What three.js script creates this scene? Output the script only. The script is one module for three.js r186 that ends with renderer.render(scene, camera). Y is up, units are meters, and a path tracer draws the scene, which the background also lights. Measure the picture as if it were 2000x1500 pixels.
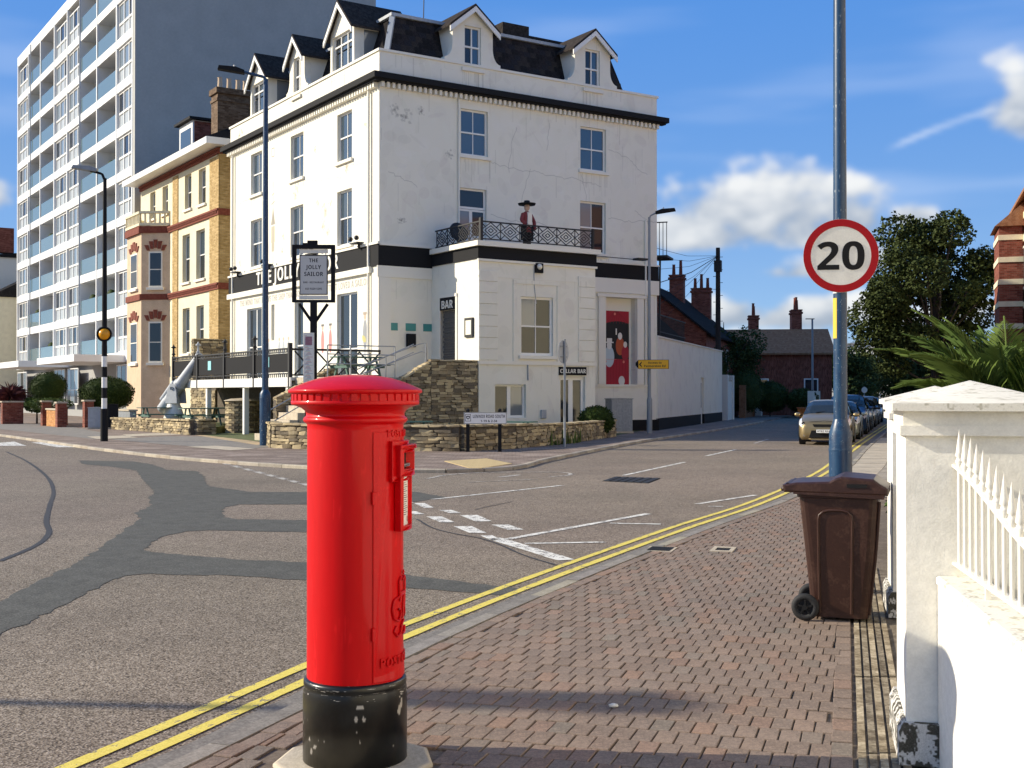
import * as THREE from 'three';
import { mergeGeometries } from 'three/addons/utils/BufferGeometryUtils.js';
import { FontLoader } from 'three/addons/loaders/FontLoader.js';
import { TextGeometry } from 'three/addons/geometries/TextGeometry.js';
import { ImprovedNoise } from 'three/addons/math/ImprovedNoise.js';

// ---------------------------------------------------------------- camera, sky, sun, exposure
const scene = new THREE.Scene();
const EYE = 1.66, FPX = 2350, HZ = 770;                       // eye height, focal length and horizon row of the photograph
const camera = new THREE.PerspectiveCamera(2 * Math.atan(750 / FPX) * 180 / Math.PI, 4 / 3, 0.1, 900);
camera.position.set(0, EYE, 0);
camera.rotation.x = Math.atan((HZ - 750) / FPX);
const renderer = new THREE.WebGLRenderer({ antialias: true });
renderer.toneMapping = THREE.LinearToneMapping;
renderer.toneMappingExposure = 1.28;
renderer.shadowMap.enabled = true;
const SUN = new THREE.Vector3(-1, 0.49, -0.09).normalize();
const sun = new THREE.DirectionalLight(new THREE.Color().setRGB(1, 0.9, 0.73), 5);
sun.position.copy(SUN).multiplyScalar(150); sun.castShadow = true;
Object.assign(sun.shadow.camera, { left: -130, right: 130, top: 110, bottom: -110, near: 1, far: 400 });
sun.shadow.mapSize.set(4096, 4096); sun.target.position.set(0, 0, 0);
scene.add(sun, sun.target);

let seed = 7;
const rnd = () => { seed = (seed * 1664525 + 1013904223) % 4294967296; return seed / 4294967296; };
const rr = (a, b) => a + (b - a) * rnd();
const perlin = new ImprovedNoise();
const fbm = (x, y, z, o = 5) => { let s = 0, a = 0.5; for (let i = 0; i < o; i++) { s += a * perlin.noise(x, y, z); x *= 2.03; y *= 2.03; z *= 2.03; a *= 0.5; } return s; };
const sm = (a, b, x) => { const t = Math.min(1, Math.max(0, (x - a) / (b - a))); return t * t * (3 - 2 * t); };
{ // clear blue sky with fair-weather cumulus low down
  const W = 2048, H = 1024, d = new Float32Array(W * H * 4);
  const D = Math.PI / 180;
  // cumulus: azimuth, elevation of the flat base, half width, height (degrees)
  const clouds = [[12.3, 7.5, 6.6, 3.3], [9, 7.2, 4.2, 2.0], [15.2, 7.9, 2.8, 2.5], [13.4, 5.6, 2.6, .9], [16, 5.9, 1.8, 1.5], [8.6, 3.5, 5, 1.3], [14.5, 3.4, 4.6, 1.3], [10.8, 2.2, 5.6, .9], [24.6, 11.9, 3, 3.6], [23.4, 12.2, 1.6, 2], [-24.5, 8.4, 2, 1.6], [18.2, 7.8, 1.4, 1], [-13, 2.4, 6, 1.4], [20, 3, 4, 1.1]];
  for (let i = 0; i < 105; i++) { let a = rr(-180, 180); if (Math.abs(a) < 34) a += a < 0 ? -68 : 68; const e = 2 + 34 * rnd() * rnd(); clouds.push([a, e, rr(3, 8) + e * 0.16, rr(1.2, 3.4) + e * 0.1]); }  // extra clouds outside the view, added to brighten and whiten the shaded walls
  for (let j = 0; j < H; j++) {
    const e = (j + 0.5) / H * 180 - 90, row = clouds.filter(([, cb, , hh]) => e > cb - hh && e < cb + hh * 1.9), ce = Math.cos(e * D), se = Math.sin(e * D);
    for (let i = 0; i < W; i++) {
      const ph = ((i + 0.5) / W - 0.5) * 2 * Math.PI, x = Math.cos(ph) * ce, z = Math.sin(ph) * ce, az = Math.atan2(x, -z) / D;
      const el = Math.max(0, e), t = Math.pow(1 - Math.exp(-el / 8.5), 1.0);
      const t2 = sm(17, 75, el); let r = 0.36 - 0.315 * t, g = 0.55 - 0.35 * t, b = 0.72 - 0.13 * t; r *= 1 - 0.4 * t2; g *= 1 - 0.42 * t2; b *= 1 - 0.46 * t2;
      const cs = x * SUN.x + se * SUN.y + z * SUN.z, glow = Math.pow(Math.max(0, cs), 12) * 0.8 + Math.pow(Math.max(0, cs), 4) * 0.12;
      r += glow; g += glow * 0.93; b += glow * 0.78;
      if (e > -1 && e < 48) {
        let a = 0, lit = 0;
        const n1 = fbm(x * 9, se * 14, z * 9, 5), n2 = fbm(x * 30 + 7, se * 46, z * 30, 4);
        for (const [ca, cb, hw, hh] of row) {
          let da = az - ca; if (da > 180) da -= 360; if (da < -180) da += 360;
          if (Math.abs(da) > hw * 1.6 || e < cb - hh || e > cb + hh * 1.9) continue;
          const u = da / hw, v = (e - cb) / hh;
          const f = 1 - u * u - (v > 0 ? (v - .1) * (v - .1) * 1.3 : v * v * 14) + n1 * 1.5 + n2 * 1.25;
          const k = sm(0.05, 0.85, f);
          if (k > a) { a = k; lit = Math.min(1, Math.max(0, 0.22 + v * 0.75 + n2 * 1.3 - u * 0.16)); }
        }
        const veil = sm(0.05, 0.5, fbm(x * 3.1 + 3, se * 22, z * 3.1, 4) + 0.04) * 0.2 * sm(28, 8, e);
        r += (0.8 - r) * veil; g += (0.86 - g) * veil; b += (0.95 - b) * veil;
        { const x1 = 17.1, y1 = 10.9, x2 = 23.6, y2 = 12.7, tt = (az - x1) / (x2 - x1), dl = Math.abs(e - (y1 + (y2 - y1) * tt + 0.25 * Math.sin(tt * 3))); if (tt > 0 && tt < 1.1) { const q = 0.5 * sm(0.22, 0.02, dl) * (0.6 + n2) * sm(0, .15, tt); r += (0.75 - r) * q; g += (0.8 - g) * q; b += (0.86 - b) * q; } }
        a *= 0.9;
        r += (0.31 + 0.45 * lit - r) * a; g += (0.36 + 0.4 * lit - g) * a; b += (0.43 + 0.31 * lit - b) * a;
      }
      if (e < -0.5) { r = 0.2; g = 0.19; b = 0.17; }
      const k = (j * W + i) * 4; d[k] = r; d[k + 1] = g; d[k + 2] = b; d[k + 3] = 1;
    }
  }
  const t = new THREE.DataTexture(d, W, H, THREE.RGBAFormat, THREE.FloatType);
  t.mapping = THREE.EquirectangularReflectionMapping; t.magFilter = t.minFilter = THREE.LinearFilter; t.needsUpdate = true;
  scene.background = t; scene.environment = t;
}

// ---------------------------------------------------------------- helpers
const V = (x, y, z) => new THREE.Vector3(x, y, z);
const gnd = (px, py, h = 0) => { const Z = (EYE - h) * FPX / (py - HZ); return [(px - 1000) / FPX * Z, Z]; };   // ground point seen at a pixel: [x, distance]
const names = {};
const numbered = (n) => { const k = names[n] = (names[n] ?? -1) + 1; return k ? n + '_' + String(k).padStart(3, '0') : n; };
function add(name, geo, m, parent) { const o = new THREE.Mesh(Array.isArray(geo) ? merge(geo) : geo, m); o.name = parent ? name : numbered(name); o.castShadow = o.receiveShadow = true; (parent ?? scene).add(o); return o; }
function thing(name, label, category, pos = [0, 0, 0], turn = 0, group) {
  const g = new THREE.Group(); g.name = numbered(name); g.position.set(...pos); g.rotation.y = turn; g.userData = { label, category };
  if (group) g.userData.group = group; scene.add(g); return g;
}
function part(name, parent) { const g = new THREE.Group(); g.name = name; parent.add(g); return g; }
function struct(name, geo, m, label) { const o = add(name, geo, m); o.userData = { kind: 'structure', label }; return o; }
function norm(g) { let q = g.index ? g.toNonIndexed() : g; for (const k of Object.keys(q.attributes)) if (!['position', 'normal', 'uv'].includes(k)) q.deleteAttribute(k); if (!q.attributes.uv) q.setAttribute('uv', new THREE.BufferAttribute(new Float32Array(q.attributes.position.count * 2), 2)); return q; }
const merge = (l) => mergeGeometries(l.map(norm));
function bb(x0, x1, y0, y1, z0, z1) {     // box from its bounds, uv in metres
  const w = Math.abs(x1 - x0), h = Math.abs(y1 - y0), d = Math.abs(z1 - z0), g = new THREE.BoxGeometry(w, h, d), u = g.attributes.uv, x = Math.min(x0, x1), y = Math.min(y0, y1), z = Math.min(z0, z1);
  const s = [[d, h, z, y], [d, h, z, y], [w, d, x, z], [w, d, x, z], [w, h, x, y], [w, h, x, y]];
  for (let i = 0; i < 24; i++) { const q = s[i >> 2]; u.setXY(i, u.getX(i) * q[0] + q[2], u.getY(i) * q[1] + q[3]); }
  return g.translate((x0 + x1) / 2, (y0 + y1) / 2, (z0 + z1) / 2);
}
const cyl = (r0, r1, y0, y1, x = 0, z = 0, s = 20) => new THREE.CylinderGeometry(r1, r0, y1 - y0, s).translate(x, (y0 + y1) / 2, z);
const lathe = (p, s = 40) => new THREE.LatheGeometry(p.map(([r, y]) => new THREE.Vector2(r, y)), s);
const tube = (pts, r, s = 6, n) => new THREE.TubeGeometry(new THREE.CatmullRomCurve3(pts.map((p) => V(...p)), false, 'catmullrom', 0.1), n ?? Math.max(2, pts.length * 4), r, s);
function bar(a, b, w, d = w) {            // square bar between two points
  const p = V(...a), q = V(...b), l = p.distanceTo(q), g = new THREE.BoxGeometry(w, d, l), m = new THREE.Matrix4().lookAt(p, q, Math.abs(q.y - p.y) > 0.98 * l ? V(1, 0, 0) : V(0, 1, 0));
  return g.applyMatrix4(m).translate((p.x + q.x) / 2, (p.y + q.y) / 2, (p.z + q.z) / 2);
}
function prism(pts, d, bevel = 0, holes = []) {   // outline (x, y) pulled out to depth d along +z
  const s = new THREE.Shape(pts.map((p) => new THREE.Vector2(...p)));
  for (const h of holes) s.holes.push(new THREE.Path(h.map((p) => new THREE.Vector2(...p))));
  return new THREE.ExtrudeGeometry(s, { depth: d, bevelEnabled: bevel > 0, bevelSize: bevel, bevelThickness: bevel, bevelSegments: 2, curveSegments: 10 });
}
function sheet(pts, y, uvs = 1) {         // flat polygon on the ground from [x, distance] points
  const g = new THREE.ShapeGeometry(new THREE.Shape(pts.map(([x, z]) => new THREE.Vector2(x, z)))); g.rotateX(-Math.PI / 2).translate(0, y, 0);
  return g;
}
function slab(pts, y0, y1) { const g = prism(pts, y1 - y0); return g.rotateX(-Math.PI / 2).translate(0, y0, 0); }
function tex(w, h, fn, o = {}) {          // computed colour map, fn(u, v) -> [r, g, b(, a)] in 0..255 sRGB
  const d = new Uint8Array(w * h * 4);
  for (let j = 0; j < h; j++) for (let i = 0; i < w; i++) { const c = fn(i / w, j / h, i, j), k = (j * w + i) * 4; d[k] = Math.max(0, Math.min(255, c[0])); d[k + 1] = Math.max(0, Math.min(255, c[1])); d[k + 2] = Math.max(0, Math.min(255, c[2])); d[k + 3] = c[3] ?? 255; }
  const t = new THREE.DataTexture(d, w, h); t.magFilter = THREE.LinearFilter; t.minFilter = THREE.LinearMipmapLinearFilter; t.generateMipmaps = true; t.wrapS = t.wrapT = THREE.RepeatWrapping;
  if (!o.linear) t.colorSpace = THREE.SRGBColorSpace; if (o.rep) t.repeat.set(o.rep, o.rep2 ?? o.rep); t.anisotropy = 8; t.needsUpdate = true; return t;
}
function canvasTex(w, h, draw) {
  const c = document.createElement('canvas'); c.width = w; c.height = h; draw(c.getContext('2d'), w, h);
  const t = new THREE.CanvasTexture(c); t.colorSpace = THREE.SRGBColorSpace; t.anisotropy = 8; return t;
}
// periodic value noise for tiling maps
function lattice(n, s0) { const a = new Float32Array(n * n); let s = s0; for (let i = 0; i < n * n; i++) { s = (s * 1664525 + 1013904223) % 4294967296; a[i] = s / 4294967296; } return a; }
const LAT = {};
function tn(u, v, n, s0 = 3) {
  const L = LAT[n] ??= [], a = L[s0] ??= lattice(n, s0 * 977 + n); let x = (u % 1) * n, y = (v % 1) * n; const i = Math.floor(x), j = Math.floor(y); x -= i; y -= j; x = x * x * (3 - 2 * x); y = y * y * (3 - 2 * y);
  const A = a[(j % n) * n + i % n], B = a[(j % n) * n + (i + 1) % n], C = a[((j + 1) % n) * n + i % n], E = a[((j + 1) % n) * n + (i + 1) % n];
  return (A + (B - A) * x) * (1 - y) + (C + (E - C) * x) * y;
}
const mat = (c, rough = 0.8, o = {}) => new THREE.MeshStandardMaterial({ color: Array.isArray(c) ? new THREE.Color().setRGB(...c) : c, roughness: rough, ...o });
const grainy = (c, rough, amp, rep, n = [8, 64, 256], o = {}, s0 = 1) => { // plain colour broken by grain and blotches
  const b = new THREE.Color(c), s = [b.r, b.g, b.b]; const B = new THREE.Color(c).getRGB({ r: 0, g: 0, b: 0 }, THREE.SRGBColorSpace);
  return mat('#ffffff', rough, { map: tex(256, 256, (u, v) => { let k = 0; n.forEach((q, i) => k += (tn(u, v, q, s0 + i) - 0.5) * amp[i]); return [B.r * 255 + k, B.g * 255 + k, B.b * 255 + k * 0.95]; }, { rep }), ...o });
};
const M = {
  white: mat([0.82, 0.78, 0.67], 0.6), frame: mat([0.84, 0.82, 0.76], 0.35), black: new THREE.MeshPhysicalMaterial({ color: new THREE.Color().setRGB(0.014, 0.014, 0.015), roughness: 0.75, specularIntensity: 0.35 }), dark: new THREE.MeshPhysicalMaterial({ color: new THREE.Color().setRGB(0.016, 0.016, 0.017), roughness: 0.8, specularIntensity: 0.3 }),
  glass: new THREE.MeshPhysicalMaterial({ color: new THREE.Color().setRGB(0.02, 0.026, 0.032), roughness: 0.04, ior: 1.65 }),
  curtain: mat([0.52, 0.53, 0.52], 0.9), iron: mat([0.012, 0.012, 0.013], 0.65), steel: mat([0.38, 0.39, 0.4], 0.4, { metalness: 0.7 }),
  grey: grainy('#a9adb0', 0.5, [14, 10, 8], 1.2), galv: grainy('#8d9296', 0.5, [18, 10, 8], 2), concrete: grainy('#b9ad98', 0.9, [24, 18, 22], 0.8), green: grainy('#47655a', 0.6, [20, 14, 10], 1.2),
  bark: grainy('#4a4038', 0.95, [20, 30, 24], 1.5), rubber: mat([0.014, 0.014, 0.015], 0.75)
};
const FONT = await new FontLoader().loadAsync('fonts/droid/droid_sans_bold.typeface.json');
const text = (s, size, depth = 0.01) => { const g = new TextGeometry(s, { font: FONT, size, depth, curveSegments: 4, bevelEnabled: false }); g.computeBoundingBox(); const b = g.boundingBox; return g.translate(-(b.max.x + b.min.x) / 2, -(b.max.y + b.min.y) / 2, 0); };

// ---------------------------------------------------------------- ground, road, pavements
const ROAD = -0.08;
const roadTex = tex(1024, 1024, (u, v, i, j) => {
  const a = tn(u, v, 288, 1), b = tn(u, v, 511, 2), c = tn(u, v, 150, 3), l = tn(u, v, 16, 4);
  let k = (a - 0.5) * 86 + (b - 0.5) * 66 + (c - 0.5) * 26 + (l - 0.5) * 7; if (a < 0.2) k -= 30;
  return [125 + k, 112 + k, 96 + k];
}, { rep: 1 / 2.6 });
const roadBump = tex(1024, 1024, (u, v) => { const k = tn(u, v, 288, 1) * 170 + tn(u, v, 511, 2) * 85; return [k, k, k]; }, { rep: 1 / 2.6, linear: true });
const roadMat = mat('#ffffff', 0.85, { map: roadTex, bumpMap: roadBump, bumpScale: 0.006, vertexColors: true });
{
  const g = new THREE.PlaneGeometry(190, 190, 300, 300).rotateX(-Math.PI / 2).translate(0, ROAD, -82), p = g.attributes.position, c = new Float32Array(p.count * 3), u = g.attributes.uv;
  for (let i = 0; i < p.count; i++) {
    const x = p.getX(i), z = p.getZ(i), n = 1 + fbm(x * 0.23, z * 0.23, 1, 4) * 0.36 + fbm(x * 0.9, z * 0.9, 5, 3) * 0.34; u.setXY(i, x, -z);
    c[3 * i] = n; c[3 * i + 1] = n * (1 + fbm(x * .15, 3, z * .15, 2) * .05); c[3 * i + 2] = n;
  }
  g.setAttribute('color', new THREE.BufferAttribute(c, 3));
  struct('road', g, roadMat, 'brownish grey chipped asphalt road surface');
  struct('ground', sheet([[-800, -500], [800, -500], [800, 800], [-800, 800]], ROAD - 0.02), grainy('#6d675e', 0.95, [16, 10, 20], 0.3), 'distant ground beyond the streets');
}
const rg = (px, py) => gnd(px, py, ROAD);
const patchMat = mat('#ffffff', 0.8, { map: tex(512, 512, (u, v) => { const k = (tn(u, v, 160, 5) - 0.5) * 44 + (tn(u, v, 256, 6) - 0.5) * 30 + (tn(u, v, 12, 4) - .5) * 14; return [77 + k, 76 + k, 68 + k]; }, { rep: 1 / 1.6 }) });
const Z1 = (l, s, ox, oy) => l.map(([x, y]) => rg(ox + x / s, oy + y / s));
function ragged(pts, a = 0.035, step = 0.13) { const o = []; pts.forEach((p, i) => { const q = pts[(i + 1) % pts.length], l = Math.hypot(q[0] - p[0], q[1] - p[1]), n = Math.min(60, Math.max(1, Math.round(l / step))); for (let k = 0; k < n; k++) o.push([p[0] + (q[0] - p[0]) * k / n + (k ? rr(-a, a) : 0), p[1] + (q[1] - p[1]) * k / n + (k ? rr(-a, a) : 0)]); }); return o; }
struct('asphalt_patch', sheet(ragged(Z1([[-160, 1030], [0, 948], [130, 885], [250, 825], [420, 740], [520, 697], [640, 687], [1000, 697], [1300, 715], [1700, 745], [2172, 783], [2172, 750], [1700, 690], [1300, 640], [1000, 628], [850, 615], [640, 597], [605, 590], [630, 560], [690, 530], [780, 510], [880, 505], [1300, 514], [1560, 516], [1560, 466], [1300, 463], [1000, 460], [935, 450], [930, 435], [940, 410], [1000, 397], [1300, 397], [1740, 386], [1868, 366], [1740, 345], [1300, 345], [1050, 345], [985, 335], [880, 322], [855, 300], [860, 283], [825, 258], [700, 252], [640, 230], [560, 217], [330, 213], [345, 228], [470, 240], [570, 255], [600, 295], [650, 345], [620, 370], [635, 400], [560, 435], [595, 455], [520, 505], [430, 575], [300, 655], [130, 735], [0, 810], [-160, 880]], 2.1435, 0, 800)), ROAD + 0.004), patchMat, 'dark grey asphalt repair branching across the road');
function strip(pts, w, y) { // ribbon along [x, distance] points
  const pos = [], uv = [], idx = []; let L = 0;
  pts.forEach((p, i) => { const a = pts[Math.max(0, i - 1)], b = pts[Math.min(pts.length - 1, i + 1)], dx = b[0] - a[0], dz = b[1] - a[1], l = Math.hypot(dx, dz), nx = dz / l * w / 2, nz = -dx / l * w / 2; if (i) L += Math.hypot(p[0] - pts[i - 1][0], p[1] - pts[i - 1][1]); const e = rr(0.9, 1.1);
    pos.push(p[0] - nx * e, y, -(p[1] - nz * e), p[0] + nx * e, y, -(p[1] + nz * e)); uv.push(0, L, w, L); if (i) { const k = 2 * i; idx.push(k - 2, k - 1, k + 1, k - 2, k + 1, k); } });
  const g = new THREE.BufferGeometry(); g.setAttribute('position', new THREE.Float32BufferAttribute(pos, 3)); g.setAttribute('uv', new THREE.Float32BufferAttribute(uv, 2)); g.setIndex(idx); g.computeVertexNormals(); return g;
}
const fine = (pts, step = 0.3) => { const o = []; pts.forEach((p, i) => { if (!i) { o.push(p); return; } const q = pts[i - 1], l = Math.hypot(p[0] - q[0], p[1] - q[1]), n = Math.max(1, Math.round(l / step)); for (let k = 1; k <= n; k++) o.push([q[0] + (p[0] - q[0]) * k / n, q[1] + (p[1] - q[1]) * k / n]); }); return o; };
function smooth(pts, n = 10) { return new THREE.CatmullRomCurve3(pts.map(([x, z]) => V(x, 0, z)), false, 'centripetal').getPoints(pts.length * n).map((p) => [p.x, p.z]); }
function offset(pts, d) { return pts.map((p, i) => { const a = pts[Math.max(0, i - 1)], b = pts[Math.min(pts.length - 1, i + 1)], dx = b[0] - a[0], dz = b[1] - a[1], l = Math.hypot(dx, dz); return [p[0] + dz / l * d, p[1] - dx / l * d]; }); }   // d > 0 to the right of travel
struct('tar_seam', merge([strip(smooth(Z1([[30, 178], [110, 215], [200, 285], [225, 345], [210, 400], [195, 470], [205, 520], [150, 570], [0, 635]], 2.1435, 0, 800), 6), 0.07, ROAD + 0.005), strip(smooth(Z1([[80, 505], [190, 565], [330, 600], [470, 625], [600, 665], [760, 735], [970, 800]], 3.279, 790, 860), 6), 0.035, ROAD + 0.005), strip(smooth(Z1([[450, 445], [560, 420], [690, 393]], 3.279, 790, 860), 6), 0.02, ROAD + 0.005)]), mat([0.035, 0.034, 0.034], 0.7), 'dark tar seams wandering across the asphalt');
// painted lines, worn through at their edges
const wear = (n, t, base) => tex(512, 512, (u, v) => { const k = tn(u, v, 24, n) * 0.45 + tn(u, v, 120, n + 1) * 0.35 + tn(u, v, 250, n + 2) * 0.2, g = (tn(u, v, 200, n + 3) - 0.5) * 30; return k < t ? [120 + g, 113 + g, 106 + g] : [base[0] + g, base[1] + g, base[2] + g]; }, { rep: 0.7 });
const lineMat = mat('#ffffff', 0.7, { map: wear(11, 0.4, [226, 224, 214]) }), oldLine = mat('#ffffff', 0.7, { map: wear(15, 0.5, [196, 190, 178]) }), yellowMat = mat('#ffffff', 0.7, { map: wear(21, 0.3, [222, 203, 92]) });
const q4 = (l, ox = 790, oy = 860, s = 3.279) => sheet(Z1(l, s, ox, oy), ROAD + 0.006);
const ln = (a, b, w, ox = 790, oy = 860, s = 3.279) => strip(fine(Z1([a, b], s, ox, oy), 0.25), w, ROAD + 0.006);
const marks = [
  [ln([180, 379], [1015, 289], 0.1), lineMat, 'thin white lane line across the junction mouth'], [ln([1400, 226], [1795, 140], 0.1), lineMat, 'white lane dash beyond the drain cover'], [ln([1930, 101], [2120, 60], 0.1), lineMat, 'white lane dash farther along the side street'], [ln([2240, 20], [2330, -8], 0.1), oldLine, 'faint white lane dash at the edge of the building shadow'],
  [ln([660, 634], [1560, 471], 0.11), lineMat, 'long white parking bay line'], [ln([770, 662], [1285, 653], 0.1), lineMat, 'short white diagonal inside the parking bay line'], [ln([1315, 532], [1640, 538], 0.1), lineMat, 'small white diagonal near the double yellow lines'], [ln([570, 627], [1035, 768], 0.2), lineMat, 'thick white stop line running up to the yellow lines'],
  [ln([1870, 409], [2245, 352], 0.1), lineMat, 'white bay line end by the dropped kerb'], [ln([1945, 424], [2040, 424], 0.09), lineMat, 'tiny white tick beside the bay line end'],
  [ln([405, 270], [850, 250], 0.07), oldLine, 'worn white mark in the junction'], [ln([605, 237], [735, 222], 0.14), oldLine, 'worn white arrow stub in the junction'], [strip(smooth(Z1([[150, 246], [260, 224], [480, 208], [860, 204], [1010, 206], [1065, 216], [1040, 226], [930, 234]], 3.279, 790, 860), 5), 0.1, ROAD + 0.006), oldLine, 'worn white loop marking at the junction mouth']
];
for (const [a, b] of [[[-60, 380], [62, 402]], [[62, 404], [187, 432]], [[218, 447], [362, 466]], [[352, 480], [560, 519]], [[556, 542], [764, 573]], [[-150, 425], [-30, 445]], [[0, 456], [130, 474]], [[140, 490], [322, 526]], [[314, 552], [526, 594]], [[484, 611], [625, 640]]]) {
  const s = b[0] - a[0]; marks.push([q4([a, [a[0] + s * 0.55, a[1] - 1], b, [b[0] - s * 0.5, b[1] + 2]]), lineMat, 'white give-way dash at the side street mouth', 'give-way dashes']);
}
for (let i = 0; i < 9; i++) { const t = i / 9, a = [880 + 430 * t, 210 + 112 * t]; marks.push([ln(a, [a[0] + 32, a[1] + 8.5], 0.16, 0, 800, 2.1435), oldLine, 'white give-way dash by the pub corner kerb', 'give-way dashes at the pub corner']); }
for (const l of [[[-40, 143], [60, 134], [112, 152], [-60, 152]], [[132, 138], [215, 136], [318, 158], [240, 158]]]) marks.push([q4(l, 0, 800, 2.1435), lineMat, 'broad white zebra crossing stripe', 'zebra stripes']);
for (const [g, m, l, grp] of marks) struct('road_marking', g, m, l);
// near kerb line (back edge), travelling away from the camera
const KERB = smooth([[-8, -12], [-4.75, -3.6], [-1.47, 5.34], [-0.105, 9.07], [2.6, 15.24], [4.3, 18.8], [7.2, 26], [11.3, 38], [26, 80], [50, 149]], 14);
struct('road_marking', strip(fine(offset(KERB, -0.66), 0.4), 0.085, ROAD + 0.006), yellowMat, 'outer line of the double yellow lines');
struct('road_marking', strip(fine(offset(KERB, -0.45), 0.4), 0.085, ROAD + 0.006), yellowMat, 'inner line of the double yellow lines beside the kerb');
struct('gutter', strip(fine(offset(KERB, -0.245), 0.4), 0.23, ROAD + 0.005), grainy('#77726b', 0.9, [20, 30, 26], 1.1, [8, 64, 128]), 'gravelly gutter channel between yellow lines and kerb');
const kerbMats = ['#8b857b', '#7b766e', '#98917f', '#857f78'].map((c, i) => grainy(c, 0.9, [20, 22, 24], 1.3, [8, 64, 128], {}, i * 3 + 1));
function kerb(name, label, pts, side, y0, y1, w, n0, n1, len = 0.9, light) {
  const g = new THREE.Group(); g.name = numbered(name); g.userData = { kind: 'structure', label }; scene.add(g);
  const c = new THREE.CatmullRomCurve3(pts.map(([x, z]) => V(x, 0, -z)), false, 'centripetal'), L = c.getLength(), n = Math.floor(L / len); c.arcLengthDivisions = 800; c.updateArcLengths();
  for (let i = 0; i < n; i++) {
    const a = c.getPointAt(i / n), b = c.getPointAt((i + 1) / n), mx = (a.x + b.x) / 2, mz = (a.z + b.z) / 2; if (-mz < n0 || -mz > n1) continue;
    const l = a.distanceTo(b) - 0.012, o = add('kerb_stone', prism([[-w / 2, y0], [w / 2, y0], [w / 2, y1], [-w / 2 + 0.02, y1], [-w / 2, y1 - 0.02]], l).translate(0, 0, -l / 2), light ? light[i % light.length] : kerbMats[i % 4], g);
    o.position.set(mx, rr(-0.004, 0.004), mz); o.rotation.y = Math.atan2(b.x - a.x, b.z - a.z) + (side > 0 ? Math.PI : 0);
  }
}
kerb('kerb', 'worn grey kerb stones edging the brick pavement', offset(KERB, -0.065), 1, -0.2, 0.0, 0.125, 2, 70);
const tanKerb = ['#a99f8f', '#9a9182', '#b1a692', '#a39683'].map((c, i) => grainy(c, 0.9, [20, 22, 24], 1.3, [8, 64, 128], {}, i * 3 + 4));
const FARK = smooth([[-75, 127], [-21.3, 50], [-11.5, 35.5], [-7.84, 30.9], [-4.56, 27.9], [-1.9, 26.6], [-0.2, 27.4], [0.85, 31], [4.33, 42.4], [10.7, 60], [26.5, 108], [42, 155]], 12);
kerb('kerb', 'pale kerb stones round the pub corner', FARK, -1, -0.2, 0.005, 0.13, 20, 75, 0.9, tanKerb);
struct('road_marking', strip(fine(offset(FARK.filter((p) => p[1] < 60 && p[0] < -3), -0.28), 0.5), 0.09, ROAD + 0.006), yellowMat, 'yellow line along the pub corner kerb');
struct('road_marking', strip(fine(offset(FARK.filter((p) => p[1] < 70 && p[0] > 0), -0.22), 0.5), 0.09, ROAD + 0.006), lineMat, 'pale line along the far kerb of the side street');
// pub-side pavement
const farPave = mat('#ffffff', 0.9, { map: tex(512, 512, (u, v) => { const br = (Math.floor(v * 40) % 2) * 0.5, e = Math.abs(((u * 20 + br) % 1) - 0.5) > 0.46 || Math.abs(((v * 40) % 1) - 0.5) > 0.44, k = (tn(u, v, 8, 31) - 0.5) * 40 + (tn(u, v, 128, 32) - 0.5) * 30 + (tn((Math.floor(u * 20 + br) + .5) / 20, (Math.floor(v * 40) + .5) / 40, 40, 33) - .5) * 26 - (e ? 22 : 0); return [134 + k, 118 + k, 106 + k]; }, { rep: 1 / 4 }) });
struct('pavement', slab([...offset(FARK, -0.06), [42, 240], [-190, 240], [-190, 127]], -0.3, 0), farPave, 'brick paved pavement in front of the pub');
const tarmac = grainy('#807b74', 0.9, [16, 20, 30], 0.5, [8, 64, 200]), tan = grainy('#b59f7c', 0.9, [22, 16, 24], 0.5);
const gp = (l) => l.map(([x, y]) => gnd(x, y));
struct('path', sheet(gp([[215, 858], [330, 852], [400, 853], [540, 872], [470, 878], [320, 868]]), 0.005), tarmac, 'grey tarmac strip of pavement by the beacon');
struct('path', sheet(gp([[380, 850], [450, 846], [545, 849], [545, 868], [500, 869]]), 0.006), tan, 'sandy path leading into the pub garden');
struct('path', sheet(gp([[-200, 826], [0, 824], [130, 832], [200, 845], [190, 858], [0, 838], [-200, 832]]), 0.005), tarmac, 'grey tarmac pavement before the flats');
for (const l of [[[240, 849], [330, 845], [360, 849], [250, 853]], [[365, 873], [420, 871], [500, 877], [450, 880]], [[170, 853], [240, 851], [270, 855], [190, 858]]]) struct('paving_slab', sheet(gp(l), 0.01), M.concrete, 'pale patch of concrete paving on the far pavement');
struct('tactile_paving', slab(gp([[868, 901], [950, 896], [1000, 906], [940, 915], [915, 914]]), 0.0, 0.012), grainy('#bfa878', 0.9, [14, 20, 20], 1.5), 'buff dimpled paving at the dropped kerb');
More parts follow.
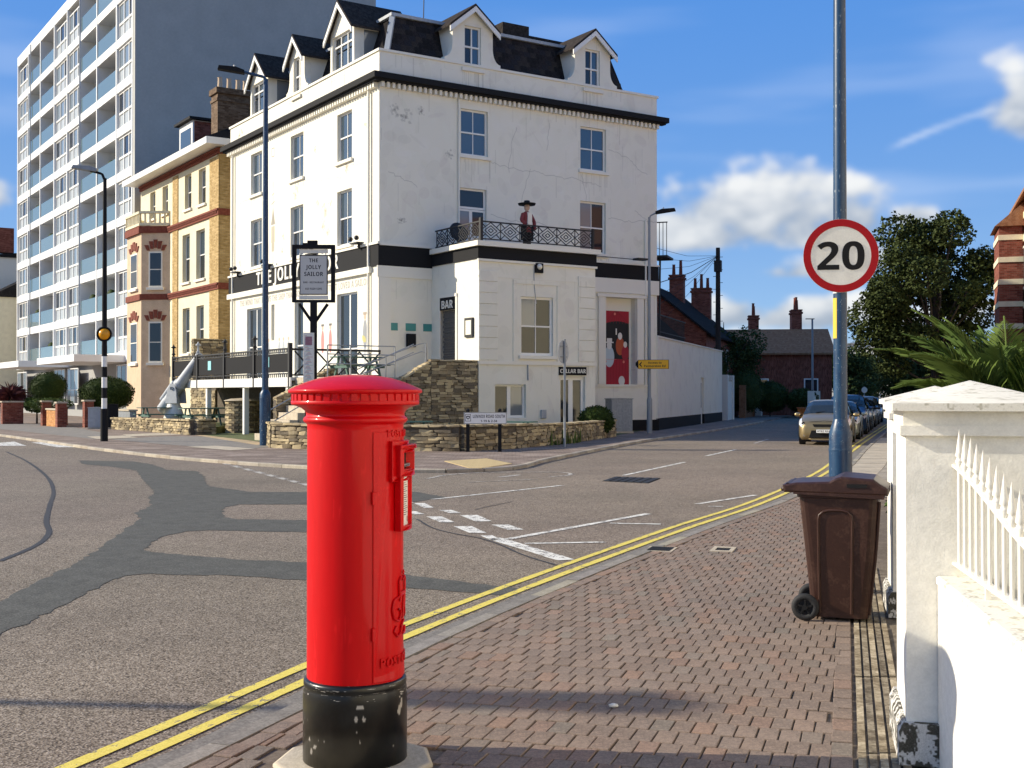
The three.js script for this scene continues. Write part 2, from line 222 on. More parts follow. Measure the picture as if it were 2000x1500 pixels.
// drain cover in the road, and small covers in the brick paving
{ const t = thing('drain_cover', 'dark iron drain cover set in the asphalt', 'drain cover', [0, 0, 0]); const q = Z1([[1265, 262], [1345, 235], [1640, 245], [1560, 276]], 3.279, 790, 860), c = [0, 1].map((k) => q.reduce((s, p) => s + p[k], 0) / 4); t.position.set(c[0], ROAD, -c[1]);
  const loc = q.map((p) => [p[0] - c[0], p[1] - c[1]]); add('frame', slab(loc, -0.05, 0.006), M.dark, t); const lp = (a, b, k) => [a[0] + (b[0] - a[0]) * k, a[1] + (b[1] - a[1]) * k];
  for (let i = 0; i < 6; i++) { const a = (i + 0.12) / 6, b = (i + 0.88) / 6; add('bar', slab([lp(loc[0], loc[3], a), lp(loc[0], loc[3], b), lp(loc[1], loc[2], b), lp(loc[1], loc[2], a)].reverse(), 0, 0.014), M.iron, t); } }
// near pavement: bed, bricks, slabs
const RIGHT = [[-1.31, -4], [1.4, 5.34], [2.38, 8.87], [4.85, 17.6], [12.5, 38], [27.5, 80], [52, 149]];   // garden side of the brickwork
struct('pavement', slab([...offset(KERB, 0.0), [90, 149], [90, -12]], -0.3, -0.014), grainy('#6b5e50', 0.95, [20, 24, 24], 0.8), 'sandy bed of the brick pavement');
const inside = (x, z, poly) => { let c = false; for (let i = 0, j = poly.length - 1; i < poly.length; j = i++) { const [a, b] = poly[i], [p, q] = poly[j]; if ((b > z) !== (q > z) && x < (p - a) * (z - b) / (q - b) + a) c = !c; } return c; };
{
  const A = 17.5 * Math.PI / 180, ca = Math.cos(A), sa = Math.sin(A);
  const field = [...offset(KERB, 0.17), ...[...RIGHT].reverse()];
  const geos = [0, 1, 2, 3].map((v) => { const g = new THREE.ExtrudeGeometry(new THREE.Shape([[-0.0462, -0.0975], [0.0462, -0.0975], [0.0462, 0.0975], [-0.0462, 0.0975]].map((p) => new THREE.Vector2(p[0] + rr(-0.0015, 0.0015), p[1] + rr(-0.002, 0.002)))), { depth: 0.05, bevelEnabled: true, bevelSize: 0.003, bevelThickness: 0.004, bevelSegments: 1 }).rotateX(-Math.PI / 2).translate(0, -0.054, 0); const u = g.attributes.uv; for (let i = 0; i < u.count; i++) u.setXY(i, u.getX(i) + v * 0.31, u.getY(i) + v * 0.17); return g; });
  const bt = tex(256, 256, (u, v) => { const k = (tn(u, v, 128, 41) - 0.5) * 54 + (tn(u, v, 40, 42) - 0.5) * 34 + (tn(u, v, 6, 43) - 0.5) * 34; return [222 + k, 222 + k, 222 + k]; }, { rep: 2.2 });
  const tones = [[0.287, 0.21, 0.157], [0.276, 0.205, 0.156], [0.296, 0.212, 0.158], [0.283, 0.212, 0.163], [0.31, 0.207, 0.15], [0.265, 0.207, 0.16], [0.322, 0.21, 0.146], [0.262, 0.212, 0.164]];
  const mats = tones.map((c) => mat(c, 0.88, { map: bt, bumpMap: bt, bumpScale: 0.003 }));
  const all = [];
  for (let r = 10; r < 110; r++) for (let c = -52; c < 62; c++) {
    const lx = c * 0.1045 + (r % 2) * 0.052, lz = r * 0.2045, x = lx * ca + lz * sa - 1.1, z = -lx * sa + lz * ca; if (z > 19.4 || z < 3.9 || !inside(x, z, field)) continue;
    if (Math.hypot(x + 0.72, z - 5.45) < 0.42 || (z < 4.97 - 0.155 * (x + 0.3) && x < 0.9)) continue; all.push([x, z, A]);
  }
  for (let r = 10; r < 110; r++) { // cut bricks where a course meets the edging rows
    const lz = r * 0.2045, at = (lx) => [lx * ca + lz * sa - 1.1, -lx * sa + lz * ca]; let lo = null, hi = null; for (let lx = -3.5 + lz * 0.02; lx < 3.6; lx += 0.006) { const [x, z] = at(lx); if (inside(x, z, field)) { lo ??= lx; hi = lx; } } if (lo === null) continue;
    const o = (r % 2) * 0.052, c0 = Math.ceil((lo - o) / 0.1045) * 0.1045 + o - 0.05, c1 = Math.floor((hi - o) / 0.1045) * 0.1045 + o + 0.05;
    for (const [a, b] of [[lo - 0.045, c0 - 0.006], [c1 + 0.006, hi + 0.008]]) { const w = b - a, [x, z] = at((a + b) / 2); if (w > 0.02 && w < 0.1 && z > 3.9 && z < 19.4 && !(z < 4.97 - 0.155 * (x + 0.3) && x < 0.9)) all.push([x, z, A, w / 0.098]); }
  }
  const kp = new THREE.CatmullRomCurve3(offset(KERB, 0.065).map(([x, z]) => V(x, 0, z))), KL = kp.getLength(); kp.arcLengthDivisions = 600; kp.updateArcLengths();
  for (let s = 0; s < KL; s += 0.205) { const p = kp.getPointAt(s / KL); if (p.z > 4 && p.z < 19.4) { const t = kp.getTangentAt(s / KL); all.push([p.x, p.z, Math.atan2(t.x, t.z)]); } }
  for (let s = 0; s < 14; s += 0.2075) { const z = 4.2 + s, k = RIGHT.findIndex((p) => p[1] > z), a = RIGHT[k - 1], b = RIGHT[k], f = (z - a[1]) / (b[1] - a[1]); all.push([a[0] + (b[0] - a[0]) * f + 0.06, z, Math.atan2(b[0] - a[0], b[1] - a[1])]); }
  all.sort((a, b) => a[1] - b[1]);
  const paving = new THREE.Group(); paving.name = 'brick_paving'; paving.userData = { kind: 'structure', label: 'worn red and brown brick paving of the near pavement' }; scene.add(paving);
  const pick = () => { const k = rnd(); return k < 0.28 ? 0 : k < 0.5 ? 1 : k < 0.64 ? 2 : k < 0.8 ? 3 : k < 0.87 ? 4 : k < 0.94 ? 5 : k < 0.97 ? 6 : 7; };
  const put = (o, [x, z, a, sx = 1]) => { o.scale.set(sx, 1, 1); o.position.set(x, rr(-0.004, 0.003), -z); o.rotation.set(rr(-0.01, 0.01), -a + rr(-0.012, 0.012), rr(-0.01, 0.01)); };
  all.slice(0, 300).forEach((b, i) => { const o = add('brick', geos[i % 4], mats[pick()], paving); put(o, b); });
  const rest = all.slice(300), im = new THREE.InstancedMesh(geos[1], mat('#ffffff', 0.88, { map: bt, bumpMap: bt, bumpScale: 0.003 }), rest.length), o = new THREE.Object3D(), c = new THREE.Color();
  rest.forEach((b, i) => { put(o, b); o.updateMatrix(); im.setMatrixAt(i, o.matrix); im.setColorAt(i, c.setRGB(...tones[pick()]).multiplyScalar(rr(0.88, 1.12))); });
  im.name = 'brick'; im.userData.kind = 'stuff'; im.castShadow = im.receiveShadow = true; paving.add(im);
  // ribbed channel strips and dirt along the garden walls
  const rb = new THREE.Group(); rb.name = 'ribbed_paving'; rb.userData = { kind: 'structure', label: 'ribbed concrete strip between bricks and garden piers' }; scene.add(rb);
  const ribM = ['#8f8168', '#7d715c', '#9b8d73', '#756a57'].map((q, i) => grainy(q, 0.95, [60, 46, 36], 1.1, [10, 40, 128], {}, 50 + i));
  for (let k = 0; k < 5; k++) for (let i = 0; i < 5; i++) { const z0 = 4.1 + i * 1.5, z1 = z0 + 1.48, X = (z) => 1.51 + (z - 5.34) * 0.2776 + 0.025 + k * 0.05; add('rib', slab([[X(z0), z0], [X(z0) + 0.036, z0], [X(z1) + 0.036, z1], [X(z1), z1]], -0.05, rr(-0.004, 0.004)), ribM[(k + i * 2) % 4], rb); }
  add('bed', slab([[1.18, 4.1], [2.2, 4.1], [4.3, 11.6], [3.28, 11.6]], -0.06, -0.012), grainy('#6a5f50', 0.95, [40, 30, 26], 1.4), rb);
  struct('paving_slab', slab([[1.93, 5.1], [2.6, 5.1], [3.1, 8.2], [2.78, 8.2]], -0.05, 0.002), grainy('#5d5852', 0.9, [16, 20, 20], 1), 'dark slab at the gateway between the white piers');
  // slabs round the post box
  const sm_ = ['#8d8a84', '#7f7c77', '#96928a'].map((q, i) => grainy(q, 0.9, [20, 20, 22], 1.2, [8, 64, 128], {}, 60 + i));
  for (let r = 0; r < 3; r++) for (let c = 0; c < 4; c++) { const x0 = -0.95 + c * 0.46 + (r % 2) * 0.2, y0 = 4.9 - 0.155 * (x0 + 0.3) - r * 0.42, o = struct('paving_slab', slab([[0, 0], [0.445, -0.069], [0.445, -0.474], [0, -0.405]].map(([a, b]) => [x0 + a, y0 + b]).reverse(), -0.05, rr(-0.003, 0.003)), sm_[(r + c) % 3], 'grey slab beside the post box foot'); if (x0 + .445 > 0.95) o.removeFromParent(); }
  struct('plinth', lathe([[0, 0.01], [0.34, 0.01], [0.365, 0.0], [0.365, -0.05]], 9).translate(-0.715, 0, -5.48), M.concrete, 'round concrete collar under the post box');
  // flagstones farther along
  const fl = ['#a39a8b', '#958d80', '#aca291', '#8c857a'].map((q, i) => grainy(q, 0.9, [18, 20, 22], 0.9, [8, 64, 128], {}, 70 + i)), fg = new THREE.Group(); fg.name = 'flagstone_paving'; fg.userData = { kind: 'structure', label: 'pale flagstones of the pavement beside the parked cars' }; scene.add(fg);
  for (let i = 0; i < 34; i++) for (let k = 0; k < 3; k++) { const s0 = 19.45 + i * 0.78, kx = (z) => { const j = KERB.findIndex((p) => p[1] > z), a = KERB[j - 1], b = KERB[j]; return a[0] + (b[0] - a[0]) * (z - a[1]) / (b[1] - a[1]); }; const w = 0.74, a = kx(s0) + 0.02 + k * w, b = kx(s0 + 0.77) + 0.02 + k * w; add('flagstone', slab([[a, s0], [a + w - 0.012, s0], [b + w - 0.012, s0 + 0.768], [b, s0 + 0.768]], -0.05, rr(-0.003, 0.003)), fl[(i * 2 + k) % 4], fg); }
  { const t = thing('access_cover', 'small pale framed cover set among the paving bricks', 'cover'); const [x, z] = gnd(1412, 1073); t.position.set(x, 0, -z); t.rotation.y = -A; add('frame', prism([[-.12, -.2], [.12, -.2], [.12, .2], [-.12, .2]], 0.03, 0, [[[-.075, -.12], [-.075, .12], [.075, .12], [.075, -.12]]]).rotateX(-Math.PI / 2).translate(0, -0.022, 0), M.concrete, t); add('lid', bb(-.075, .075, -.02, 0.002, -.12, .12), M.dark, t); }
  { const t = thing('stop_cock_cover', 'dark iron cover beside the kerb in the brick paving', 'cover'); const [x, z] = gnd(1290, 1072); t.position.set(x, 0, -z); t.rotation.y = -A; add('lid', bb(-.12, .12, -.02, 0.006, -.16, .16), M.dark, t); add('rim', bb(-.15, .15, -.03, 0.003, -.2, .2), M.concrete, t); }
  for (const [px, py, r, l] of [[1198, 1380, 0.022, 'small pale scrap of litter on the bricks']]) { const [x, z] = gnd(px, py); const g = new THREE.IcosahedronGeometry(r, 1), p = g.attributes.position; for (let i = 0; i < p.count; i++) p.setXYZ(i, p.getX(i) * rr(0.8, 1.4), p.getY(i) * 0.5, p.getZ(i)); g.computeVertexNormals(); const o = add('litter', g, M.white); o.position.set(x, 0.01, -z); o.userData = { label: l, category: 'litter' }; }
}

// ---------------------------------------------------------------- post box
{
  const t = thing('post_box', 'glossy red cylindrical post box with a black foot', 'post box', [-0.715, 0, -5.5], 80 * Math.PI / 180);
  const redMap = tex(512, 512, (u, v) => { const k = (tn(u, v, 10, 81) - .5) * 10 + (tn(u, v, 90, 82) - .5) * 6, f = sm(.74, .82, tn(u, v, 40, 83) * .6 + tn(u, v, 200, 84) * .4); return [200 + k + f * 12, 1 + k * .2 + f * 12, 9 + k * .2 + f * 12]; });
  const red = new THREE.MeshPhysicalMaterial({ map: redMap, roughness: 0.45, specularIntensity: 0.3, clearcoat: 0.22, clearcoatRoughness: 0.1 });
  const blk = mat('#ffffff', 0.32, { map: tex(512, 256, (u, v) => { const w = tn(u, v, 26, 85) * .55 + tn(u, v, 90, 86) * .45, p = w > .76, d = sm(.5, .8, tn(u, v, 7, 87)), k = (tn(u, v, 128, 88) - .5) * 10; return p ? [170, 165, 158] : [16 + d * 22 + k, 16 + d * 19 + k, 15 + d * 11 + k]; }) });
  add('base', lathe([[0, 0], [0.236, 0], [0.236, 0.3], [0.233, 0.335], [0.229, 0.342], [0.233, 0.35], [0.233, 0.368], [0.225, 0.38], [0.2, 0.382]], 64), blk, t);
  add('shaft', lathe([[0.219, 0.378], [0.2185, 1.0], [0.218, 1.5], [0.219, 1.524], [0.226, 1.53], [0.235, 1.537], [0.237, 1.546], [0.233, 1.555], [0.225, 1.56], [0.223, 1.572], [0.229, 1.585], [0.245, 1.598], [0.272, 1.608], [0.288, 1.612]], 64), red, t);
  const cap = add('cap', lathe([[0.2, 1.6], [0.288, 1.611], [0.291, 1.618], [0.291, 1.63], [0.284, 1.632], [0.284, 1.66], [0.296, 1.664], [0.303, 1.668], [0.304, 1.678], [0.298, 1.683], [0.27, 1.697], [0.22, 1.717], [0.16, 1.735], [0.09, 1.746], [0, 1.75]], 64), red, t);
  for (let i = 0; i < 44; i++) { const a = i / 44 * Math.PI * 2; add('dentil', prism([[-0.012, 1.631], [0.012, 1.631], [0.012, 1.661], [-0.012, 1.661]], 0.009, 0.002).translate(0, 0, 0.279).rotateY(a), red, cap); }
  const wrap = (g, r) => { const p = g.attributes.position; for (let i = 0; i < p.count; i++) { const a = p.getX(i) / r, R = r + p.getZ(i); p.setXYZ(i, Math.sin(a) * R, p.getY(i), Math.cos(a) * R); } g.computeVertexNormals(); return g; };
  const dense = (w, h, d, bev) => { const s = new THREE.Shape(), n = 14; s.moveTo(-w / 2, -h / 2); for (let i = 0; i <= n; i++) s.lineTo(-w / 2 + w * i / n, -h / 2); for (let i = 0; i <= n; i++) s.lineTo(w / 2 - w * i / n, h / 2); return new THREE.ExtrudeGeometry(s, { depth: d, bevelEnabled: true, bevelSize: bev, bevelThickness: bev, bevelSegments: 2 }); };
  const ring = (w, h, bw, d) => { const s = new THREE.Shape(), n = 12, p = new THREE.Path(); s.moveTo(-w / 2, -h / 2); for (let i = 0; i <= n; i++) s.lineTo(-w / 2 + w * i / n, -h / 2); for (let i = 0; i <= n; i++) s.lineTo(w / 2 - w * i / n, h / 2); const W = w - 2 * bw, H = h - 2 * bw; p.moveTo(-W / 2, -H / 2); for (let i = 0; i <= n; i++) p.lineTo(-W / 2 + W * i / n, -H / 2); for (let i = 0; i <= n; i++) p.lineTo(W / 2 - W * i / n, H / 2); s.holes.push(p); return new THREE.ExtrudeGeometry(s, { depth: d, bevelEnabled: true, bevelSize: 0.003, bevelThickness: 0.003, bevelSegments: 2 }); };
  const door = add('door', wrap(dense(0.395, 1.1, 0.004, 0.002).translate(0, 0.94, 0), 0.2185), red, t);
  const ap = add('aperture', merge([wrap(ring(0.235, 0.175, 0.03, 0.02).translate(0, 1.36, 0), 0.222), wrap(ring(0.19, 0.125, 0.018, 0.045).translate(0, 1.358, 0), 0.222), wrap(dense(0.2, 0.012, 0.055, 0.003).translate(0, 1.424, 0), 0.222)]), red, t);
  add('slot', wrap(dense(0.155, 0.09, 0.006, 0.001).translate(0, 1.358, 0), 0.2225), M.dark, ap);
  add('flap', wrap(dense(0.12, 0.008, 0.02, 0.002).translate(0, 1.34, 0), 0.226), M.steel, ap);
  const np = add('notice_frame', wrap(ring(0.16, 0.27, 0.016, 0.03).translate(0, 1.185, 0), 0.224), red, door);
  const notice = canvasTex(256, 448, (c, w, h) => { c.fillStyle = '#eceae4'; c.fillRect(0, 0, w, h); c.fillStyle = '#c81420'; c.fillRect(18, 14, 60, 24); c.fillStyle = '#444'; for (let i = 0; i < 16; i++) c.fillRect(24, 80 + i * 18, 90 + ((i * 37) % 90), 6); c.fillStyle = '#222'; c.fillRect(160, 372, 46, 46); });
  const ng = wrap(new THREE.PlaneGeometry(0.128, 0.238, 8, 1).translate(0, 1.185, 0.012), 0.226); add('notice', ng, mat('#ffffff', 0.3, { map: notice }), door);
  add('lettering', merge([wrap(text('POST OFFICE', 0.04, 0.004).translate(0, 0.47, 0), 0.2225)]), red, t);
  const scr = [[[-.06, .84], [-.1, .83], [-.115, .78], [-.1, .73], [-.06, .715], [-.03, .74], [-.035, .775], [-.06, .775]], [[-.06, .84], [-.03, .85], [-.04, .815]], [[.0, .72], [.01, .79], [.03, .845], [.07, .84], [.075, .8], [.04, .78], [.06, .74], [.1, .715], [.12, .73]], [[-.08, .69], [-.1, .665], [-.07, .635], [-.03, .65], [-.02, .69], [.02, .71]], [[-.03, .68], [0, .64], [.05, .64], [.07, .67]]];
  add('cypher', merge(scr.map((p) => wrap(tube(p.map(([x, y]) => [x * 0.85, 0.57 + (y - 0.63) * 0.85, 0.002]), 0.0048, 6, 30), 0.2215))), red, t);
  add('crown', merge([wrap(tube([[-.05, .9, 0], [-.055, .96, 0], [-.03, .985, 0], [0, .965, 0], [.03, .985, 0], [.055, .96, 0], [.05, .9, 0]], 0.0055, 6, 40).scale(.85, .85, 1), 0.2245), wrap(dense(0.085, 0.012, 0.005, 0.002).translate(0, .762, 0), 0.223), wrap(text('+', .035, .006).translate(0, .855, 0), .2235)]), red, t);
  add('lock', merge([wrap(dense(0.03, 0.045, 0.008, 0.003).translate(0.17, 0.98, 0), 0.222), wrap(dense(0.012, 0.05, .012, .003).translate(-0.2, 1.2, 0), 0.221), wrap(dense(0.012, 0.05, .012, .003).translate(-0.2, .6, 0), 0.221)]), red, door);
  add('upper_lettering', wrap(text('POST  OFFICE', 0.03, 0.005).translate(0, 1.485, 0), 0.2225), red, t);
}
// ---------------------------------------------------------------- wheelie bin
{
  const t = thing('wheelie_bin', 'brown plastic wheelie bin with flip lid beside the white pier', 'wheelie bin', [2.46, 0, -9.0], -19 * Math.PI / 180);
  const br = mat('#ffffff', 0.42, { map: tex(256, 256, (u, v) => { const k = (tn(u, v, 90, 91) - .5) * 8, d = sm(.52, .8, tn(u, v, 14, 92) * .6 + tn(u, v, 60, 93) * .4) * 1; return [54 + k + d * 16, 30 + k + d * 16, 21 + k + d * 15]; }, { rep: 1.4 }) });
  // body: tapered box, rounded corners, front to the right
  const sec = (y, x0, x1, w) => { const o = [], r = 0.06, n = 4, c = [[x1 - r, w - r, 0], [x0 + r, w - r, 90], [x0 + r, -w + r, 180], [x1 - r, -w + r, 270]]; for (const [cx, cz, a0] of c) for (let i = 0; i <= n; i++) { const a = (a0 + 90 * i / n) * Math.PI / 180; o.push([cx + Math.cos(a) * r, y, cz + Math.sin(a) * r]); } return o; };
  const loft = (rings, cap = true) => { const pos = [], idx = [], n = rings[0].length; rings.forEach((q) => q.forEach((p) => pos.push(...p))); for (let k = 0; k < rings.length - 1; k++) for (let i = 0; i < n; i++) { const a = k * n + i, b = k * n + (i + 1) % n; idx.push(a, a + n, b, b, a + n, b + n); } if (cap) for (const [k, f] of [[0, 0], [rings.length - 1, 1]]) for (let i = 1; i < n - 1; i++) f ? idx.push(k * n, k * n + i + 1, k * n + i) : idx.push(k * n, k * n + i, k * n + i + 1); const g = new THREE.BufferGeometry(); g.setAttribute('position', new THREE.Float32BufferAttribute(pos, 3)); g.setIndex(idx); const q = g.toNonIndexed(); q.computeVertexNormals(); const uv = [], P = q.attributes.position; for (let i = 0; i < P.count; i++) uv.push(P.getX(i) + P.getZ(i), P.getY(i)); q.setAttribute('uv', new THREE.Float32BufferAttribute(uv, 2)); return q; };
  add('body', merge([loft([sec(0.025, -0.2, 0.2, 0.2), sec(0.5, -0.245, 0.25, 0.235), sec(0.9, -0.285, 0.275, 0.26), sec(0.905, -0.3, 0.295, 0.275), sec(0.955, -0.305, 0.3, 0.28)])]), br, t);
  const arch = []; for (const [x, y] of [[-0.14, 0.06], [-0.145, 0.5], [-0.145, 0.76], [-0.12, 0.8], [-0.06, 0.815], [0.03, 0.815], [0.075, 0.8], [0.095, 0.76], [0.09, 0.4], [0.085, 0.06]]) arch.push([x, y, 0.205 + y * 0.062]);
  add('side_rib', tube(arch, 0.011, 6, 40), br, t);
  add('corner_rib', merge([tube([[0.205, 0.05, 0.15], [0.255, 0.5, 0.185], [0.282, 0.88, 0.21]], 0.013, 6, 12)]), br, t);
  add('rim', prism([[-0.32, 0.93], [0.315, 0.905], [0.32, 0.945], [-0.32, 0.962]], 0.6).translate(0, 0, -0.3), br, t);
  const lid = add('lid', merge([prism([[-0.375, 0.955], [0.33, 0.945], [0.33, 0.975], [0.28, 1.005], [0.24, 1.035], [0.02, 1.05], [-0.01, 1.04], [-0.06, 1.012], [-0.3, 1.0], [-0.38, 0.985]], 0.58, 0.014).translate(0, 0, -0.29)]), br, t);
  add('grip_recess', merge([bb(0.06, 0.2, 0.985, 1.012, 0.29, 0.311)]), M.dark, lid);
  add('handle', merge([tube([[-0.36, 0.985, 0.24], [-0.4, 0.96, 0.24], [-0.41, 0.95, 0.1], [-0.41, 0.95, -0.1], [-0.4, 0.96, -0.24], [-0.36, 0.985, -0.24]], 0.016, 8, 30), tube([[-0.36, 0.99, -0.27], [-0.36, 0.99, 0.27]], 0.02, 8, 4)]), br, t);
  for (const s of [1, -1]) { const w = part('wheel', t); w.position.set(-0.24, 0.1, s * 0.255); add('tyre', new THREE.TorusGeometry(0.074, 0.026, 10, 28), M.rubber, w); add('rim', merge([new THREE.CylinderGeometry(0.056, 0.056, 0.03, 20).rotateX(Math.PI / 2), new THREE.CylinderGeometry(0.018, 0.018, 0.06, 12).rotateX(Math.PI / 2), ...[0, 1, 2, 3, 4].map((k) => bb(-0.006, 0.006, 0, 0.055, 0.0, 0.024 * s).rotateZ(k * 1.2566))]), M.dark, w); }
  add('axle', tube([[-0.24, 0.1, -0.27], [-0.24, 0.1, 0.27]], 0.012, 8, 2), M.steel, t);
}
// ---------------------------------------------------------------- blue lamp column and speed sign
const bluePaint = mat('#ffffff', 0.38, { map: tex(512, 512, (u, v) => { const c = tn(u, v, 60, 95) * .5 + tn(u, v, 160, 96) * .5 > .83, k = (tn(u, v, 12, 97) - .5) * 22 + (tn(u, v, 128, 98) - .5) * 10; return c ? [188, 192, 188] : [24 + k * .7, 60 + k, 92 + k]; }, { rep: 1, rep2: 3 }) });
function lampColumn(label, [x, z], H, R, arm, turn, m, baseH = 1.35, group) {
  const t = thing('lamp_column', label, 'lamp post', [x, 0, -z], turn, group);
  add('base', lathe([[0, -0.02], [R * 1.66, -0.02], [R * 1.66, baseH - 0.22], [R * 1.7, baseH - 0.215], [R * 1.7, baseH - 0.2], [R * 1.64, baseH - 0.19], [R * 1.62, baseH - 0.06], [R * 1.05, baseH + 0.04], [R, baseH + 0.05]], 28), m, t);
  add('shaft', lathe([[R, baseH], [R * 0.98, baseH + 1.5], [R * 0.72, H]], 24), m, t);
  if (arm) { add('arm', tube([[0, H - 0.1, 0], [-0.05, H + 0.06, 0], [-arm * 0.6, H + 0.14, 0], [-arm, H + 0.2, 0]], R * 0.45, 8, 12), m, t); const l = part('lantern', t); add('housing', prism([[-arm - 0.75, H + 0.24], [-arm + 0.06, H + 0.14], [-arm + 0.06, H + 0.22], [-arm - 0.2, H + 0.31], [-arm - 0.72, H + 0.33]], 0.26, 0.015).translate(0, 0, -0.13), M.dark, l); add('sensor', cyl(0.035, 0.03, H + 0.31, H + 0.4, -arm - 0.25, 0, 10), M.white, l); }
  add('inspection_door', prism([[-0.05, 0.55], [0.05, 0.55], [0.05, baseH - 0.35], [-0.05, baseH - 0.35]], 0.006, 0.002).translate(0, 0, R * 1.62), m, t);
  return t;
}
{
  const c = lampColumn('thick blue lamp column carrying the round speed sign', [2.77, 10.15], 8.2, 0.0575, 0.9, 2.4, bluePaint, 1.4);
  add('sticker', new THREE.CylinderGeometry(0.0590, 0.0595, 0.34, 12, 1, true, -4.15, 1.0).translate(0, 2.3, 0), mat('#d8b93a', 0.6), c);
  add('sticker', new THREE.CylinderGeometry(0.0578, 0.0592, 0.3, 12, 1, true, -4.15, 1.0).translate(0, 2.66, 0), mat('#d9dcdc', 0.6), c);
  const t = thing('speed_limit_sign', 'round white speed limit sign with red ring reading 20', 'road sign', [2.755, 2.82, -10.07], -0.16);
  add('disc', new THREE.CylinderGeometry(0.308, 0.308, 0.006, 56).rotateX(Math.PI / 2), grainy('#e8e5da', 0.45, [10, 8, 8], 1), t);
  const ring = new THREE.Shape(); ring.absarc(0, 0, 0.306, 0, Math.PI * 2); const h = new THREE.Path(); h.absarc(0, 0, 0.246, 0, Math.PI * 2, true); ring.holes.push(h);
  add('red_ring', new THREE.ExtrudeGeometry(ring, { depth: 0.002, bevelEnabled: false, curveSegments: 48 }).translate(0, 0, 0.004), new THREE.MeshPhysicalMaterial({ color: new THREE.Color().setRGB(0.38, 0.004, 0.01), roughness: 0.5, specularIntensity: 0.4 }), t);
  const num = text('20', 0.235, 0.002); num.scale(1.14, 1, 1).translate(0, 0, 0.004); add('numerals', num, M.black, t);
  add('bracket', merge([bb(-0.16, 0.16, 0.12, 0.16, -0.03, -0.003), bb(-0.16, 0.16, -0.16, -0.12, -0.03, -0.003), cyl(0.07, 0.07, 0.11, 0.17, 0.005, -0.08), cyl(0.07, 0.07, -0.17, -0.11, 0.005, -0.08)]), M.galv, t);
}
// lamp standing across the road, outside the picture; its long shadow crosses the asphalt
{ const t = lampColumn('grey lamp post with a box lantern standing across the road', [-15.2, 7.92], 7.1, 0.075, 0, 0, M.galv, 1.3), l = part('lantern', t); add('housing', [bb(-0.2, 0.2, 7.1, 7.16, -0.2, 0.2), bb(-0.23, 0.23, 7.72, 7.8, -0.23, 0.23), cyl(0.2, 0.03, 7.8, 7.98, 0, 0, 8)], M.galv, l); add('panes', bb(-0.19, 0.19, 7.16, 7.72, -0.19, 0.19), M.curtain, l); }
// ---------------------------------------------------------------- white piers, garden wall, railing
const render_ = mat('#ffffff', 0.82, { map: tex(1024, 1024, (u, v) => { const k = (tn(u, v, 60, 101) - .5) * 10 + (tn(u, v, 256, 102) - .5) * 9 + (tn(u, v, 7, 103) - .5) * 12; return [233 + k, 230 + k, 219 + k]; }, { rep: 0.6 }), bumpMap: tex(512, 512, (u, v) => { const k = tn(u, v, 40, 104) * 150 + tn(u, v, 160, 105) * 100; return [k, k, k]; }, { rep: 1, linear: true }), bumpScale: 0.0012 });
const mossTop = mat('#ffffff', 0.9, { map: tex(512, 512, (u, v) => { const d = 0.6 * sm(.56, .8, tn(u, v, 18, 106) * .5 + tn(u, v, 80, 107) * .5), k = (tn(u, v, 200, 108) - .5) * 14; return [225 + k - d * 70, 222 + k - d * 72, 211 + k - d * 80]; }, { rep: 1.2 }) });
const rotten = mat('#ffffff', 0.95, { map: tex(256, 256, (u, v) => { const d = sm(.42, .6, tn(u, v, 12, 109) * .6 + tn(u, v, 50, 110) * .4), k = (tn(u, v, 128, 111) - .5) * 30; return [205 + k - d * 130, 202 + k - d * 130, 195 + k - d * 132]; }, { rep: 2 }) });
function pier(label, cx, cz, yaw, w = 0.62) {
  const t = thing('gate_pier', label, 'gate pier', [cx, 0, -cz], -yaw), h = w / 2;
  add('shaft', bb(-h, h, 0.16, 1.48, -h, h), render_, t);
  add('plinth', prism([[-h - 0.035, 0], [h + 0.035, 0], [h + 0.035, 0.15], [h + 0.015, 0.19], [-h - 0.015, 0.19], [-h - 0.035, 0.15]], w + 0.07).translate(0, 0, -h - 0.035), rotten, t);
  add('collar', bb(-h - 0.025, h + 0.025, 1.475, 1.52, -h - 0.025, h + 0.025), render_, t);
  add('frieze', bb(-h - 0.012, h + 0.012, 1.52, 1.585, -h - 0.012, h + 0.012), render_, t);
  const g = new THREE.CylinderGeometry(0.001, (w + 0.12) / Math.SQRT2, 0.105, 4, 6).rotateY(Math.PI / 4); add('cap', merge([g.translate(0, 1.6725, 0), bb(-h - 0.06, h + 0.06, 1.585, 1.62, -h - 0.06, h + 0.06)]), mossTop, t);
  return t;
}
const Y14 = 14 * Math.PI / 180;
pier('near white rendered gate pier with pyramid cap and railing', 2.15, 5.65, Y14);
pier('white rendered gate pier behind the brown wheelie bin', 3.24, 9.22, Y14, 0.66);
